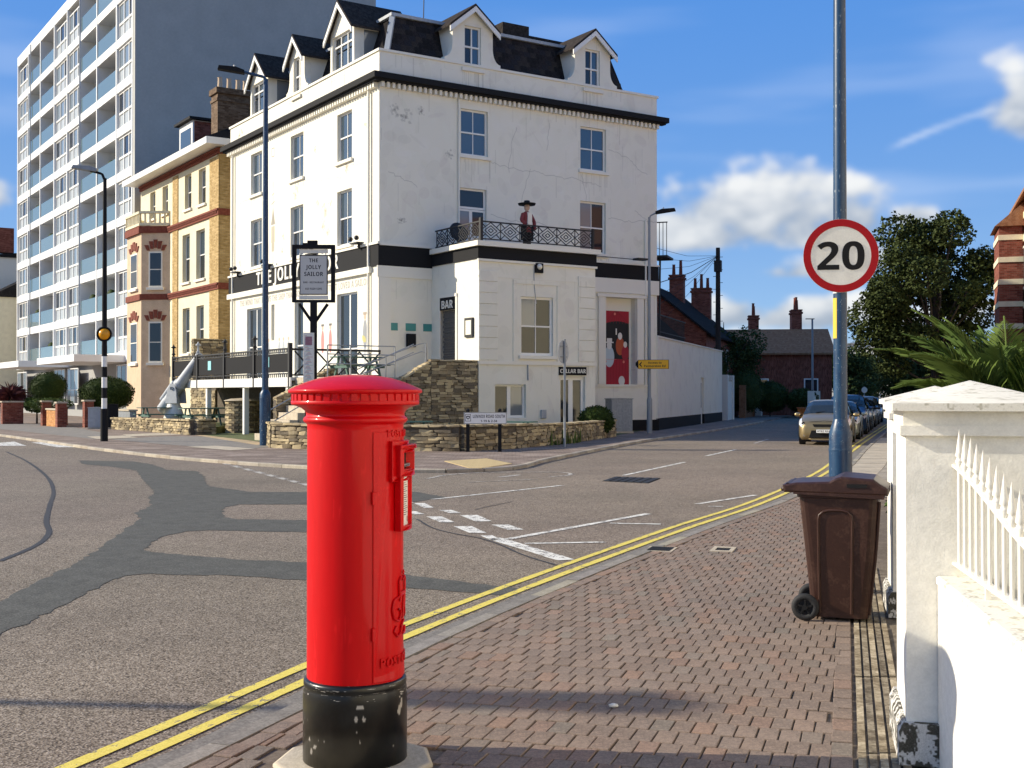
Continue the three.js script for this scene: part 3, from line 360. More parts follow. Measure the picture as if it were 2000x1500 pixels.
{
  const t = thing('garden_wall', 'low white rendered garden wall carrying the spiked railing', 'wall', [1.903, 0, -5.385], -9.5 * Math.PI / 180);
  add('wall', bb(0, 0.2, 0, 0.815, 0, 4.2), render_, t); add('coping', prism([[-0.008, 0.815], [0.21, 0.815], [0.21, 0.84], [0.2, 0.848], [0.004, 0.848], [-0.008, 0.84]], 4.2), mossTop, t);
  const r = thing('railing', 'white iron railing of spear topped bars swooping down from the pier', 'railing', [1.903, 0, -5.385], -9.5 * Math.PI / 180);
  const top = (s) => 1.315 - 0.215 * sm(0, 1.7, s) + 0.03 * Math.exp(-s * 3), M_ = mat([0.84, 0.82, 0.75], 0.4), N = 30;
  const fin = lathe([[0.0, 0.16], [0.006, 0.12], [0.014, 0.06], [0.017, 0.04], [0.01, 0.034], [0.014, 0.024], [0.018, 0.014], [0.012, 0.004], [0.009, -0.02]], 8), bar_ = new THREE.CylinderGeometry(0.0085, 0.0085, 1, 8).translate(0, 0.5, 0);
  for (let i = 0; i < N; i++) { const s = 0.07 + i * 0.118, b = part('bar', r); b.position.set(0.08, 0, s); const q = add('rod', bar_, M_, b); q.position.y = 0.9; q.scale.y = top(s) - 0.9; const f = add('finial', fin, M_, b); f.position.y = top(s) + 0.01; }
  const tp = []; for (let i = 0; i <= 26; i++) tp.push([0.08, top(i * 0.14), i * 0.14 - 0.03]);
  const railS = new THREE.Shape([new THREE.Vector2(-0.018, -0.005), new THREE.Vector2(0.018, -0.005), new THREE.Vector2(0.018, 0.006), new THREE.Vector2(-0.018, 0.006)]);
  add('top_rail', merge(tp.slice(1).map((p, i) => bar(tp[i], p, 0.034, 0.012))), M_, r); add('bottom_rail', bb(0.063, 0.097, 0.9, 0.912, -0.03, 3.62), M_, r);
  for (const s of [0.62, 1.9, 3.2]) add('stay', merge([bar([0.08, 0.905, s], [0.08, 0.848, s], 0.018), bar([0.08, 0.855, s], [0.13, 0.85, s], 0.014)]), M_, r);
}
// ---------------------------------------------------------------- leaves
function leaves(n, at, size, s = 0.5, fold = 0.25) { // n small folded leaves; at() gives [x, y, z, optional outward vector]
  const pos = new Float32Array(n * 12 * 3), nor = [], a = V(0, 0, 0), b = V(0, 0, 0), c = V(0, 0, 0); let k = 0;
  for (let i = 0; i < n; i++) {
    const [x, y, z] = at(i), L = size * rr(0.6, 1.3), w = L * s * 0.5;
    a.set(rr(-1, 1), rr(-0.9, 0.6), rr(-1, 1)).normalize(); b.set(rr(-1, 1), rr(-1, 1), rr(-1, 1)).cross(a).normalize(); c.crossVectors(a, b).multiplyScalar(L * fold * 0.5);
    const P = [[x, y, z], [x + a.x * L * .5 + b.x * w + c.x, y + a.y * L * .5 + b.y * w + c.y, z + a.z * L * .5 + b.z * w + c.z], [x + a.x * L, y + a.y * L, z + a.z * L], [x + a.x * L * .5 - b.x * w + c.x, y + a.y * L * .5 - b.y * w + c.y, z + a.z * L * .5 - b.z * w + c.z]];
    for (const q of [0, 1, 2, 0, 2, 3]) { pos[k++] = P[q][0]; pos[k++] = P[q][1]; pos[k++] = P[q][2]; }
  }
  const g = new THREE.BufferGeometry(); g.setAttribute('position', new THREE.BufferAttribute(pos.slice(0, k), 3)); g.computeVertexNormals(); g.setAttribute('uv', new THREE.BufferAttribute(new Float32Array(k / 3 * 2), 2)); return g;
}
const leafMat = (r, g, b) => new THREE.MeshPhysicalMaterial({ color: new THREE.Color().setRGB(r, g, b), roughness: 0.7, specularIntensity: 0.25, side: THREE.DoubleSide });
const LEAF = { tree: leafMat(0.052, 0.068, 0.019), tree2: leafMat(0.046, 0.07, 0.022), hedge: leafMat(0.03, 0.05, 0.01), hedge2: leafMat(0.075, 0.1, 0.018), shrub: leafMat(0.055, 0.09, 0.02), palm: leafMat(0.11, 0.16, 0.035), palmDark: leafMat(0.08, 0.13, 0.03), cord: leafMat(0.11, 0.035, 0.035), grass: leafMat(0.08, 0.11, 0.03) };
const inBall = () => { for (;;) { const x = rr(-1, 1), y = rr(-1, 1), z = rr(-1, 1), l = x * x + y * y + z * z; if (l < 1) return [x, y, z, Math.sqrt(l)]; } };
function bush(name, label, [x, z], [rx, ry, rz], y0, n, size, mA, mB, group) {
  const t = thing(name, label, 'shrub', [x, 0, -z], rr(0, 3), group); const f = (k) => () => { const [a, b, c, l] = inBall(), e = Math.pow(l, 0.35) / Math.max(l, 0.01) * (0.9 + 0.22 * fbm(a * 2.5 + k, b * 2.5, c * 2.5, 2)); return [a * e * rx, y0 + ry + b * e * ry, c * e * rz]; };
  if (ry > 0.5 && n > 2000) { const g = new THREE.IcosahedronGeometry(1, 3), p = g.attributes.position; for (let i = 0; i < p.count; i++) { const k = 0.8 + 0.2 * fbm(p.getX(i) * 2.5, p.getY(i) * 2.5, p.getZ(i) * 2.5, 2); p.setXYZ(i, p.getX(i) * rx * k, y0 + ry + p.getY(i) * ry * k, p.getZ(i) * rz * k); } g.computeVertexNormals(); add('inner_foliage', g, mA, t); }
  add('foliage', leaves(n, f(0), size), mA, t); if (mB) add('new_growth', leaves(Math.round(n * 0.3), f(4), size), mB, t);
  add('stem', merge([cyl(0.06, 0.03, 0, y0 + ry, 0, 0, 6), ...[0, 1, 2, 3, 4].map((k) => tube([[0, y0 + 0.1, 0], [Math.sin(k * 1.26) * rx * .4, y0 + ry * .8, Math.cos(k * 1.26) * rz * .4], [Math.sin(k * 1.26) * rx * .6, y0 + ry * 1.4, Math.cos(k * 1.26) * rz * .6]], 0.02, 5, 5))]), M.bark, t); return t;
}
function tree(label, [x, z], H, trunkH, blobs, n, size, m, group, r0 = 0.22) {
  const t = thing('tree', label, 'tree', [x, 0, -z], 0, group), limbs = [lathe([[r0 * 1.3, 0], [r0, 0.5], [r0 * 0.75, trunkH], [r0 * 0.3, H * 0.75], [0.02, H * 0.92]], 10)];
  for (const [bx, by, bz, br] of blobs) limbs.push(tube([[0, Math.min(trunkH, by * .8), 0], [bx * .4, by * .75, bz * .4], [bx, by, bz]], r0 * 0.22, 5, 6));
  add('trunk', limbs, M.bark, t); const W = blobs.map((b) => b[3] ** 2), S = W.reduce((a, b) => a + b, 0);
  add('crown', leaves(n, () => { let q = rnd() * S, i = 0; while ((q -= W[i]) > 0 && i < W.length - 1) i++; const [bx, by, bz, br] = blobs[i], [a, b, c, l] = inBall(), e = Math.pow(l, 0.4) / Math.max(l, 0.01) * (0.72 + 0.7 * (0.5 + fbm(a * 2 + i * 3, b * 2, c * 2, 3))); return [bx + a * e * br, by + b * e * br * 0.85, bz + c * e * br]; }, size, 0.7), m, t); return t;
}
{ // big broadleaf tree on the right, palm behind the piers, shrub behind the railing
  seed = 4242; const bl = []; for (let i = 0; i < 40; i++) { const a = rr(0, 6.28), h = rnd(), rad = (0.35 + 0.65 * Math.sin(Math.PI * Math.min(1, h * 0.78 + 0.16))) * 3.9 * Math.sqrt(rnd()); bl.push([Math.cos(a) * rad, 2.6 + h * 8.6, Math.sin(a) * rad * 0.8, rr(0.7, 1.4)]); } bl.push([2.9, 8.6, 0.3, 1.1], [3.5, 8.9, 0, 0.7], [0.9, 11.6, 0, 0.9], [-3.4, 5, 0, 1.3], [-2.7, 9, 0, 0.9]);
  tree('tall dark broadleaf tree above the right hand gardens', [24.6, 70], 12.5, 3, bl, 36000, 0.23, LEAF.tree, null, 0.28);
  const p = thing('palm', 'feathery green palm behind the white gate piers', 'palm', [5.7, 0, -13.8], 0.4); add('trunk', lathe([[0.2, 0], [0.17, 0.7], [0.2, 1.15], [0.1, 1.3]], 12), M.bark, p);
  for (let i = 0; i < 44; i++) {
    const az = i * 2.4 + rr(-.2, .2), up = rr(0.45, 1.4), L = rr(1.3, 1.9), pts = [], N = 46;
    for (let k = 0; k <= 10; k++) { const q = k / 10, a = up - q * q * 0.9 * (1.5 - up * .6); const pr = pts.at(-1) ?? [0, 0, 0]; pts.push(k ? [pr[0] + Math.cos(a) * L / 10, pr[1] + Math.sin(a) * L / 10, 0] : [0, 0, 0]); }
    const cv = new THREE.CatmullRomCurve3(pts.map((q) => V(...q))), pos = [];
    for (let k = 5; k < N; k++) for (const s of [1, -1]) { const q = k / N, o = cv.getPoint(q), tg = cv.getTangent(q), ll = 0.56 * Math.sin(Math.PI * Math.min(1, 0.18 + q * 0.86)) * rr(0.85, 1.1), d = V(tg.x * 0.95 + rr(-.1, .1), tg.y * 0.95 + rr(0, .3), s * 0.7).normalize(), e = o.clone().addScaledVector(d, ll); e.y -= ll * 0.16; const m = o.clone().addScaledVector(d, ll * 0.5), w = 0.0075; pos.push(o.x, o.y, o.z, m.x + w * tg.x, m.y + w * tg.y + 0.005, m.z, e.x, e.y, e.z, o.x, o.y, o.z, e.x, e.y, e.z, m.x - w * tg.x, m.y - w * tg.y, m.z); }
    const g = new THREE.BufferGeometry(); g.setAttribute('position', new THREE.Float32BufferAttribute(pos, 3)); g.computeVertexNormals(); const f = add('frond', [g, tube(pts, 0.011, 5, 12)], i % 3 ? LEAF.palm : LEAF.palmDark, p); f.position.set(0, 1.2, 0); f.rotation.y = az;
  }
  bush('shrub', 'leafy green shrub behind the spiked railing', [2.72, 5.0], [0.35, 0.42, 0.9], 0.1, 420, 0.13, LEAF.shrub, LEAF.palm);
  bush('shrub', 'dark hedge in the garden behind the white piers', [6.6, 15.5], [1.6, 0.85, 1.3], 0, 5200, 0.09, LEAF.hedge, LEAF.shrub);
  bush('shrub', 'low green bush in the right hand garden by the palm', [4.5, 12.4], [0.6, 0.55, 0.7], 0, 1500, 0.08, LEAF.shrub, LEAF.palm);
}

// ---------------------------------------------------------------- the pub and its terrace. Local frame: x along the shaded front, -z along the sunlit side, origin at the corner
const PUB = V(-5.25, 0, -47.5), TURN = 33 * Math.PI / 180;
const L2W = (x, z) => { const c = Math.cos(TURN), s = Math.sin(TURN); return [PUB.x + x * c + z * s, 0, PUB.z - x * s + z * c]; };   // local -> world position
const face = (ry, ox = 0, oz = 0) => (g) => g.rotateY(ry).translate(ox, 0, oz);
const FR = face(0), FL = face(-Math.PI / 2), FB = face(0, 2.37, 3.66), FBL = face(-Math.PI / 2, 2.37, 3.66);
const R4 = (q0, q1, h0, h1) => [[q0, h0], [q1, h0], [q1, h1], [q0, h1]];
const wallG = (F, q0, q1, h0, h1, holes = [], th = 0.35, o = 0) => F(prism(R4(q0, q1, h0, h1), th, 0, holes.map((h) => R4(h[0], h[1], h[2], h[3]).reverse())).translate(0, 0, o - th));
const glassPale = new THREE.MeshPhysicalMaterial({ color: new THREE.Color().setRGB(0.2, 0.22, 0.23), roughness: 0.08, ior: 1.9 });
const glassBlue = new THREE.MeshPhysicalMaterial({ color: new THREE.Color().setRGB(0.035, 0.06, 0.085), roughness: 0.04, ior: 2.1 });
function win(parent, F, q0, q1, h0, h1, { cols = 2, rows = [0.5], dep = 0.13, sill = 0.1, fw = 0.075, bw = 0.035, g = [M.glass], m = M.frame, name = 'window' } = {}) {
  const w = part(name, parent), f = [F(bb(q0, q0 + fw, h0, h1, -dep - 0.07, -dep)), F(bb(q1 - fw, q1, h0, h1, -dep - 0.07, -dep)), F(bb(q0 + fw, q1 - fw, h1 - fw, h1, -dep - 0.07, -dep)), F(bb(q0 + fw, q1 - fw, h0, h0 + fw * 1.2, -dep - 0.07, -dep))];
  const ys = [h0 + fw, ...rows.map((r) => h0 + (h1 - h0) * r), h1 - fw]; for (const y of ys.slice(1, -1)) f.push(F(bb(q0 + fw, q1 - fw, y - 0.03, y + 0.03, -dep - 0.06, -dep + 0.015)));
  for (let k = 1; k < cols; k++) { const x = q0 + (q1 - q0) * k / cols; f.push(F(bb(x - bw / 2, x + bw / 2, h0 + fw, h1 - fw, -dep - 0.058, -dep - 0.012))); }
  add('frame', f, m, w); let n = 0;
  for (let j = 0; j < ys.length - 1; j++) for (let k = 0; k < cols; k++) { const a = Math.max(q0 + fw, q0 + (q1 - q0) * k / cols), b = Math.min(q1 - fw, q0 + (q1 - q0) * (k + 1) / cols); add('pane', F(bb(a, b, ys[j], ys[j + 1], -dep - 0.045, -dep - 0.03)), g[(j * cols + k) % g.length], w); n++; }
  if (sill) add('sill', F(bb(q0 - 0.12, q1 + 0.12, h0 - sill - 0.03, h0 - 0.004, -dep, 0.11)), M.white, w); return w;
}
function stucco(paint, seed0) { return canvasTex(1024, 1024, (c, w, h) => {
  c.fillStyle = '#eae5d4'; c.fillRect(0, 0, w, h); let s = seed0; const r = () => { s = (s * 1664525 + 1013904223) % 4294967296; return s / 4294967296; };
  for (let i = 0; i < 2600; i++) { const a = r() * 0.05; c.fillStyle = r() < .5 ? `rgba(120,112,96,${a})` : `rgba(255,254,248,${a})`; c.beginPath(); c.ellipse(r() * w, r() * h, 2 + r() * 26, 2 + r() * 16, r() * 3, 0, 7); c.fill(); }
  for (let i = 0; i < 170; i++) { const x = r() * w, y = r() * h, l = 10 + r() * 60; c.fillStyle = `rgba(105,98,84,${.05 + r() * .09})`; c.fillRect(x, y, 1 + r() * 2, l); }   // run-off streaks
  const crack = (x, y, n, dx, dy) => { c.strokeStyle = 'rgba(96,90,80,.5)'; c.lineWidth = 0.8; c.beginPath(); c.moveTo(x, y); for (let i = 0; i < n; i++) { x += dx + (r() - .5) * 7; y += dy + (r() - .5) * 6; c.lineTo(x, y); } c.stroke(); };
  const patch = (x, y, rad, col) => { c.fillStyle = col; for (let i = 0; i < 26; i++) { const a = r() * 6.3, d = rad * r() * 1.5, s = 1.2 + r() * rad * .32; c.beginPath(); const X = x + Math.cos(a) * d, Y = y + Math.sin(a) * d; c.moveTo(X, Y - s); c.lineTo(X + s * (.4 + r()), Y + s * r() * .6); c.lineTo(X - s * .3, Y + s * (.4 + r())); c.lineTo(X - s * (.5 + r()), Y - s * .2); c.fill(); } };
  const drip = (q0, q1, h) => { for (let i = 0; i < 16; i++) { const [x, y] = P18(q0 + (q1 - q0) * r(), h); c.fillStyle = `rgba(112,104,88,${.05 + r() * .12})`; c.fillRect(x, y, 1 + r() * 2.4, 8 + r() * 46); } };
  paint(c, crack, patch, r, drip); }); }
const P18 = (q, h) => [(((q / 18) % 1) + 1) % 1 * 1024, 1024 - h / 18 * 1024];
const stuccoR = stucco((c, crack, patch, r, drip) => { for (const [a, b, h] of [[3.6, 5.2, 11.4], [9.7, 11.4, 11.4], [9.7, 11.4, 7.7], [0, 14, 15.2], [0, 14, 13.8], [3.8, 5, 15], [10, 11, 15], [4, 6.2, 3], [0, 14, 6.2]]) drip(a, b, h); for (const [q, h, n, dx, dy] of [[5.1, 11.4, 60, 5, .6], [5.2, 9.2, 40, 6, .2], [9.9, 11.3, 12, 1, 7], [11.4, 12.6, 24, 5, 2], [0.4, 10.5, 20, 3, 2], [6.5, 13, 12, -2, 9], [7.2, 11.3, 12, -2, 8], [12.9, 10, 14, 4, 2], [8.2, 13.4, 8, -1, 8], [11.4, 9.5, 30, 5, -.2]]) crack(...P18(q, h), n, dx, dy); for (const [q, h, s] of [[0.7, 13, 10], [1.2, 12.8, 12], [1.9, 13.1, 7], [3.2, 11.5, 8], [1, 8.6, 8]]) patch(...P18(q, h), s, 'rgba(120,115,104,.2)'); }, 11);
const stuccoL = stucco((c, crack, patch, r, drip) => { for (const a of [-3.9, -8.9, -14]) { drip(a, a + 1.5, 11.3); drip(a, a + 1.5, 7.7); } for (let i = 0; i < 4; i++) drip(-17, 0, 15.2); drip(-17, 0, 13.8);
  for (const [q, h, s] of [[-3, 11.1, 9], [-8.2, 11, 11], [-8.4, 10.7, 10], [-5.2, 9.6, 14], [-5.4, 9.0, 10], [-5.9, 10, 8], [-4.6, 9.8, 8], [-9.8, 9, 8], [-10, 8.3, 8], [-15.2, 14.8, 11], [-15.6, 14.7, 9], [-6.2, 12.4, 6], [-15.5, 8.3, 8], [-1.2, 12.6, 7], [-4.9, 8.6, 9], [-1, 9.9, 6]]) patch(...P18(q, h), s, 'rgba(150,138,116,.28)');
  for (const [q, h, n, dx, dy] of [[-7.4, 11.2, 40, 6, .4], [-16, 11.2, 30, 5, -.6], [-14.5, 10.8, 20, 4, .4], [-3.6, 11.3, 20, 6, 0]]) crack(...P18(q, h), n, dx, dy);
  const fig = (q, h, k, body, legs, hat) => { const [x, y] = P18(q, h); c.fillStyle = legs; c.fillRect(x - 5 * k, y - 50 * k, 4 * k, 50 * k); c.fillRect(x + 1 * k, y - 50 * k, 4 * k, 50 * k); c.fillStyle = body; c.beginPath(); c.ellipse(x, y - 72 * k, 9 * k, 27 * k, 0, 0, 7); c.fill(); c.fillStyle = 'rgba(196,160,136,.8)'; c.beginPath(); c.arc(x, y - 104 * k, 5.5 * k, 0, 7); c.fill(); c.fillStyle = hat; c.fillRect(x - 8 * k, y - 113 * k, 16 * k, 5 * k); };
  fig(-1.25, 2.5, 1.25, 'rgba(90,96,110,.6)', 'rgba(120,132,150,.6)', 'rgba(90,70,50,.5)'); c.fillStyle = 'rgba(214,196,90,.6)'; { const [x, y] = P18(-1.25, 3.9); c.beginPath(); c.ellipse(x - 6, y, 12, 7, .5, 0, 7); c.fill(); }
  for (const q of [-4.6, -5.4, -6.3]) fig(q, 2.6, 1.05, 'rgba(190,70,72,.6)', 'rgba(200,196,190,.6)', 'rgba(60,60,62,.75)'); for (const q of [-9.2, -9.8, -10.3, -11.6, -12]) fig(q, 2.4, 1, 'rgba(110,124,148,.5)', 'rgba(120,134,158,.55)', 'rgba(222,222,220,.6)');
  c.strokeStyle = 'rgba(90,84,74,.7)'; c.lineWidth = 2; { const [x, y] = P18(-11.1, 9.6); c.beginPath(); c.moveTo(x, y - 120); c.lineTo(x, y + 150); c.moveTo(x - 14, y - 60); c.lineTo(x + 14, y - 66); c.moveTo(x - 9, y - 84); c.lineTo(x + 9, y - 88); c.stroke(); c.fillStyle = 'rgba(150,138,112,.55)'; c.fillRect(x - 13, y, 26, 44); c.fillRect(x - 9, y + 44, 18, 24); c.fillStyle = 'rgba(110,102,88,.6)'; c.beginPath(); c.moveTo(x - 16, y - 4); c.lineTo(x + 16, y - 4); c.lineTo(x + 10, y - 20); c.lineTo(x, y - 52); c.lineTo(x - 8, y - 22); c.fill(); c.strokeRect(x - 10, y - 210, 18, 22); }
}, 29);
for (const t of [stuccoR, stuccoL]) { t.wrapS = t.wrapT = THREE.RepeatWrapping; t.repeat.set(1 / 18, 1 / 18); }
const wR = mat('#ffffff', 0.75, { map: stuccoR }), wL = mat('#ffffff', 0.75, { map: stuccoL });
const slate = ['#332f2f', '#2b2929', '#3b3633', '#302f32'].map((c, i) => grainy(c, 0.85, [18, 16, 14], 1.4, [8, 40, 128], {}, 120 + i)).map((q) => new THREE.MeshPhysicalMaterial({ map: q.map, roughness: 0.95, specularIntensity: 0.08 }));
const pub = thing('pub', 'white stucco corner pub with black bands and slate mansard roof', 'building', PUB.toArray(), TURN);
{
  const W2 = [[3.75, 5.06, 11.55, 13.47], [9.85, 11.27, 11.55, 13.47]], W1 = [[3.62, 4.99, 7.62, 10.19], [9.83, 11.25, 7.9, 10.18]];
  const rec = [11.2, 12.95, 2.1, 6.0];
  add('front_wall', wallG(FR, 0, 14.2, 0, 15.26, [...W2, ...W1, rec]), wR, pub);
  const L2 = [[-3.93, -2.49], [-8.98, -7.51], [-14.0, -12.52]], LG = [[-3.93, -1.96], [-8.5, -7.51], [-14.5, -12.52]];
  add('side_wall', wallG(FL, -16.9, -0.35, 0, 15.26, [...L2.map(([a, b]) => [a, b, 11.42, 13.45]), ...L2.map(([a, b]) => [a, b, 7.88, 10.19]), ...LG.map(([a, b], i) => [a, b, 2.4, 5.87]), [-11.3, -10.9, 4.2, 5.9]]), wL, pub);
  add('rear_wall', bb(0.6, 14.19, 0, 15.2, -16.88, -0.5), wR, pub);
  for (const w of W2) win(pub, FR, ...w, { g: [glassBlue, glassBlue] }); win(pub, FR, ...W1[1], { g: [glassPale, M.glass, glassPale, M.glass], sill: 0.12 });
  win(pub, FR, 3.62, 4.99, 9.35, 10.19, { cols: 1, rows: [], sill: 0 }); win(pub, FR, 3.62, 4.99, 7.62, 9.33, { cols: 2, rows: [0.35], sill: 0, bw: 0.14, name: 'french_door', g: [M.frame, M.frame, glassPale, M.glass] });
  for (const [a, b] of L2) { win(pub, FL, a, b, 11.42, 13.45, { g: [glassBlue] }); win(pub, FL, a, b, 7.88, 10.19, { g: [M.glass, glassBlue, glassBlue, glassBlue] }); }
  win(pub, FL, -3.93, -1.96, 2.4, 5.87, { rows: [0.33], bw: 0.12, sill: 0 }); win(pub, FL, -8.5, -7.51, 2.4, 5.87, { rows: [0.42], cols: 1, sill: 0 }); win(pub, FL, -14.5, -12.52, 2.4, 5.87, { rows: [0.45], bw: 0.1, sill: 0 }); win(pub, FL, -11.3, -10.9, 4.2, 5.9, { cols: 1, rows: [], sill: 0 });
  // parapet, cornice, dentils, fascia
  add('parapet_coping', [bb(-0.06, 14.26, 15.262, 15.36, -0.4, 0.06), bb(-0.06, 0.4, 15.264, 15.362, -16.96, -0.402)], M.white, pub);
  add('cornice', [bb(-0.42, 14.6, 14.1, 14.33, 0.003, 0.42), bb(-0.42, -0.003, 14.1, 14.33, -17.3, 0.003), bb(-0.3, 14.5, 14.02, 14.1, 0.003, 0.3), bb(-0.3, -0.003, 14.02, 14.1, -17.2, 0.003)], M.black, pub);
  const dn = []; for (let i = 0; i < 60; i++) dn.push(bb(0.02 + i * 0.238, 0.14 + i * 0.238, 13.82, 14.018, 0.003, 0.2)); for (let i = 0; i < 71; i++) dn.push(bb(-0.2, -0.003, 13.82, 14.018, -0.1 - i * 0.238, -0.22 - i * 0.238)); add('dentil_course', dn, M.white, pub);
  add('fascia', [bb(-0.07, 2.36, 6.76, 7.55, 0.003, 0.07), bb(7.92, 14.25, 6.85, 7.5, 0.003, 0.07), bb(-0.07, -0.003, 6.76, 7.6, -16.95, 0.003)], M.black, pub);
  add('band_moulding', [bb(-0.16, -0.003, 6.5, 6.755, -16.97, -0.6), bb(-0.1, 2.36, 6.3, 6.755, 0.003, 0.06), bb(7.92, 14.27, 6.2, 6.845, 0.003, 0.08), bb(-0.12, -0.003, 7.605, 7.7, -16.95, 0.1), bb(-.003, 2.36, 7.556, 7.66, 0.003, 0.12), bb(7.92, 14.27, 7.505, 7.58, 0.003, 0.1)], M.white, pub);
  add('corner_pilaster', [bb(-0.05, -0.003, 2.3, 6.49, -0.55, 0.05), bb(0.0, 0.5, 2.3, 6.295, 0.003, 0.05)], M.white, pub);
  add('plinth', [bb(7.92, 14.26, 0, 0.5, 0.003, 0.06)], M.black, pub);
  for (const q of [[0.06, 2.4, 13.8, -0.1, -0.75], [0.06, 2.4, 13.8, -0.1, -16.3], [0.04, 7.6, 13.8, 3.62, 0.06], [0.05, 2.1, 9.6, 13.48, 0.06]]) add('drainpipe', cyl(q[0], q[0], q[1], q[2], q[3], q[4], 8), M.white, pub);
  const lt = text('THE JOLLY SAILOR', 0.62, 0.03), lb = new THREE.Box3().setFromBufferAttribute(lt.attributes.position); add('fascia_lettering', FL(lt.scale(9.4 / (lb.max.x - lb.min.x), 1, 1).translate(-8.3, 7.16, 0.072)), M.white, pub);
  const sl = text('THE WIND THAT BLOWS THE SHIP THAT GOES AND THE LASS THAT LOVED A SAILOR', 0.26, 0.004), sb = new THREE.Box3().setFromBufferAttribute(sl.attributes.position); add('slogan', FL(sl.scale(14.6 / (sb.max.x - sb.min.x), 1.1, 1).translate(-8.2, 6.2, 0.002)), mat([0.42, 0.4, 0.36], 0.8), pub);
  for (const s of [1.5, 6, 11.2, 15.4]) { const f = part('floodlight', pub); add('bracket', [FL(bb(-s - 0.35, -s + 0.35, 7.75, 7.79, 0.1, 0.42)), FL(bb(-s - 0.03, -s + 0.03, 7.55, 7.78, 0.03, 0.2))], M.iron, f); for (const d of [-0.28, 0.28]) add('lamp', FL(new THREE.SphereGeometry(0.1, 10, 8).translate(-s + d, 7.95, 0.4)), M.iron, f); }
  add('flood_arm', [bar([8.2, 7.75, 0.5], [12.6, 7.7, 0.5], 0.03), bb(12.5, 13.1, 7.68, 7.76, 0.35, 0.75)], M.iron, pub); add('bell_box', new THREE.SphereGeometry(0.16, 12, 8).translate(9.9, 7.05, 0.12), M.white, pub);
  // small things on the front wall: plaques and a letter box
  for (const x of [0.36, 1.18, 1.98]) add('plaque', bb(x, x + 0.46, 4.2, 4.5, 0.003, 0.02), mat([0.05, 0.26, 0.24], 0.5), pub);
  add('wall_box', bb(1.2, 1.57, 3.55, 4.08, 0.003, 0.16), M.black, pub);
  // poster recess between pilasters
  add('poster_surround', [bb(10.8, 11.18, 2.1, 6.0, 0.003, 0.1), bb(12.97, 13.35, 2.1, 6.0, 0.003, 0.1), bb(10.7, 13.45, 6.0, 6.14, 0.003, 0.14), bb(13.6, 13.95, 0.5, 6.15, 0.003, 0.07), bb(8.0, 13.6, 2.0, 2.1, 0.003, 0.05)], M.white, pub);
  add('recess_back', bb(11.2, 12.95, 2.1, 6, -0.349, -0.34), M.white, pub);
  const poster = canvasTex(320, 704, (c, w, h) => {
    c.fillStyle = '#15161a'; c.fillRect(0, 0, w, h); c.fillStyle = '#a3172c'; c.beginPath(); c.moveTo(0, 0); c.lineTo(w, 0); c.lineTo(w, 120); c.quadraticCurveTo(w / 2, 70, 0, 130); c.fill(); c.fillRect(0, 460, w, h);
    c.strokeStyle = '#7c0f20'; c.lineWidth = 4; for (let i = 0; i < 9; i++) { c.beginPath(); c.moveTo(w / 2, -10); c.lineTo(i * 40, 120); c.stroke(); c.beginPath(); c.moveTo(i * 40, 460); c.lineTo(i * 36 + 10, h); c.stroke(); }
    const f = (x, y, s, body, head) => { c.fillStyle = body; c.beginPath(); c.ellipse(x, y + 90 * s, 52 * s, 84 * s, 0, 0, 7); c.fill(); c.fillStyle = head; c.beginPath(); c.ellipse(x, y, 26 * s, 33 * s, 0, 0, 7); c.fill(); };
    f(70, 330, 1.2, '#b9c6cb', '#d9d6cf'); c.fillStyle = '#d9d6cf'; c.fillRect(20, 296, 104, 12); c.fillRect(40, 262, 64, 40); f(206, 240, 1.05, '#b0512e', '#e6ded2'); f(272, 320, .9, '#9c2032', '#ddd3c8'); c.fillStyle = '#e6ded2'; c.fillRect(150, 168, 16, 60); c.fillStyle = '#d8d2c8'; c.beginPath(); c.ellipse(226, 668, 40, 46, 0, 0, 7); c.fill(); c.fillStyle = '#d97a6a'; for (const [x, y] of [[140, 28], [22, 486], [252, 486]]) { c.beginPath(); c.arc(x, y, 13, 0, 7); c.fill(); } c.fillRect(0, 462, 160, 3);
  });
  const pp = new THREE.PlaneGeometry(1.44, 3.32).translate(12.08, 3.76, -0.3); const po = thing('poster', 'tall red poster with curtain and painted figures on the pub wall', 'poster', PUB.toArray(), TURN); add('print', pp, mat('#ffffff', 0.7, { map: poster }), po); add('board', bb(11.36, 12.8, 2.1, 5.42, -0.338, -0.304), M.dark, po);
  // roof
  const frus = (a, h0, b, h1) => { const P = [[a[0], h0, a[2]], [a[1], h0, a[2]], [a[1], h0, a[3]], [a[0], h0, a[3]], [b[0], h1, b[2]], [b[1], h1, b[2]], [b[1], h1, b[3]], [b[0], h1, b[3]]], pos = [], uv = []; for (const f of [[3, 2, 6, 7], [0, 3, 7, 4], [2, 1, 5, 6], [1, 0, 4, 5], [7, 6, 5, 4]]) for (const i of [0, 1, 2, 0, 2, 3]) { const p = P[f[i]]; pos.push(...p); uv.push(p[0] + p[2], p[1]); } const g = new THREE.BufferGeometry(); g.setAttribute('position', new THREE.Float32BufferAttribute(pos, 3)); g.setAttribute('uv', new THREE.Float32BufferAttribute(uv, 2)); g.computeVertexNormals(); return g; };
  const roof = part('roof', pub); add('mansard', frus([0.5, 12.95, -16.5, -0.5], 14.9, [1.25, 12.45, -15.8, -1.25], 17.15), slate[1], roof);
  add('lead_roll', [bb(1.1, 12.55, 17.15, 17.28, -15.9, -1.1), bar([0.5, 14.95, -0.5], [1.22, 17.2, -1.22], 0.22, 0.12)], M.grey, roof); add('upper_roof', frus([1.2, 12.4, -15.8, -1.2], 17.28, [5.4, 7.2, -11.5, -5.2], 18.5), slate[0], roof);
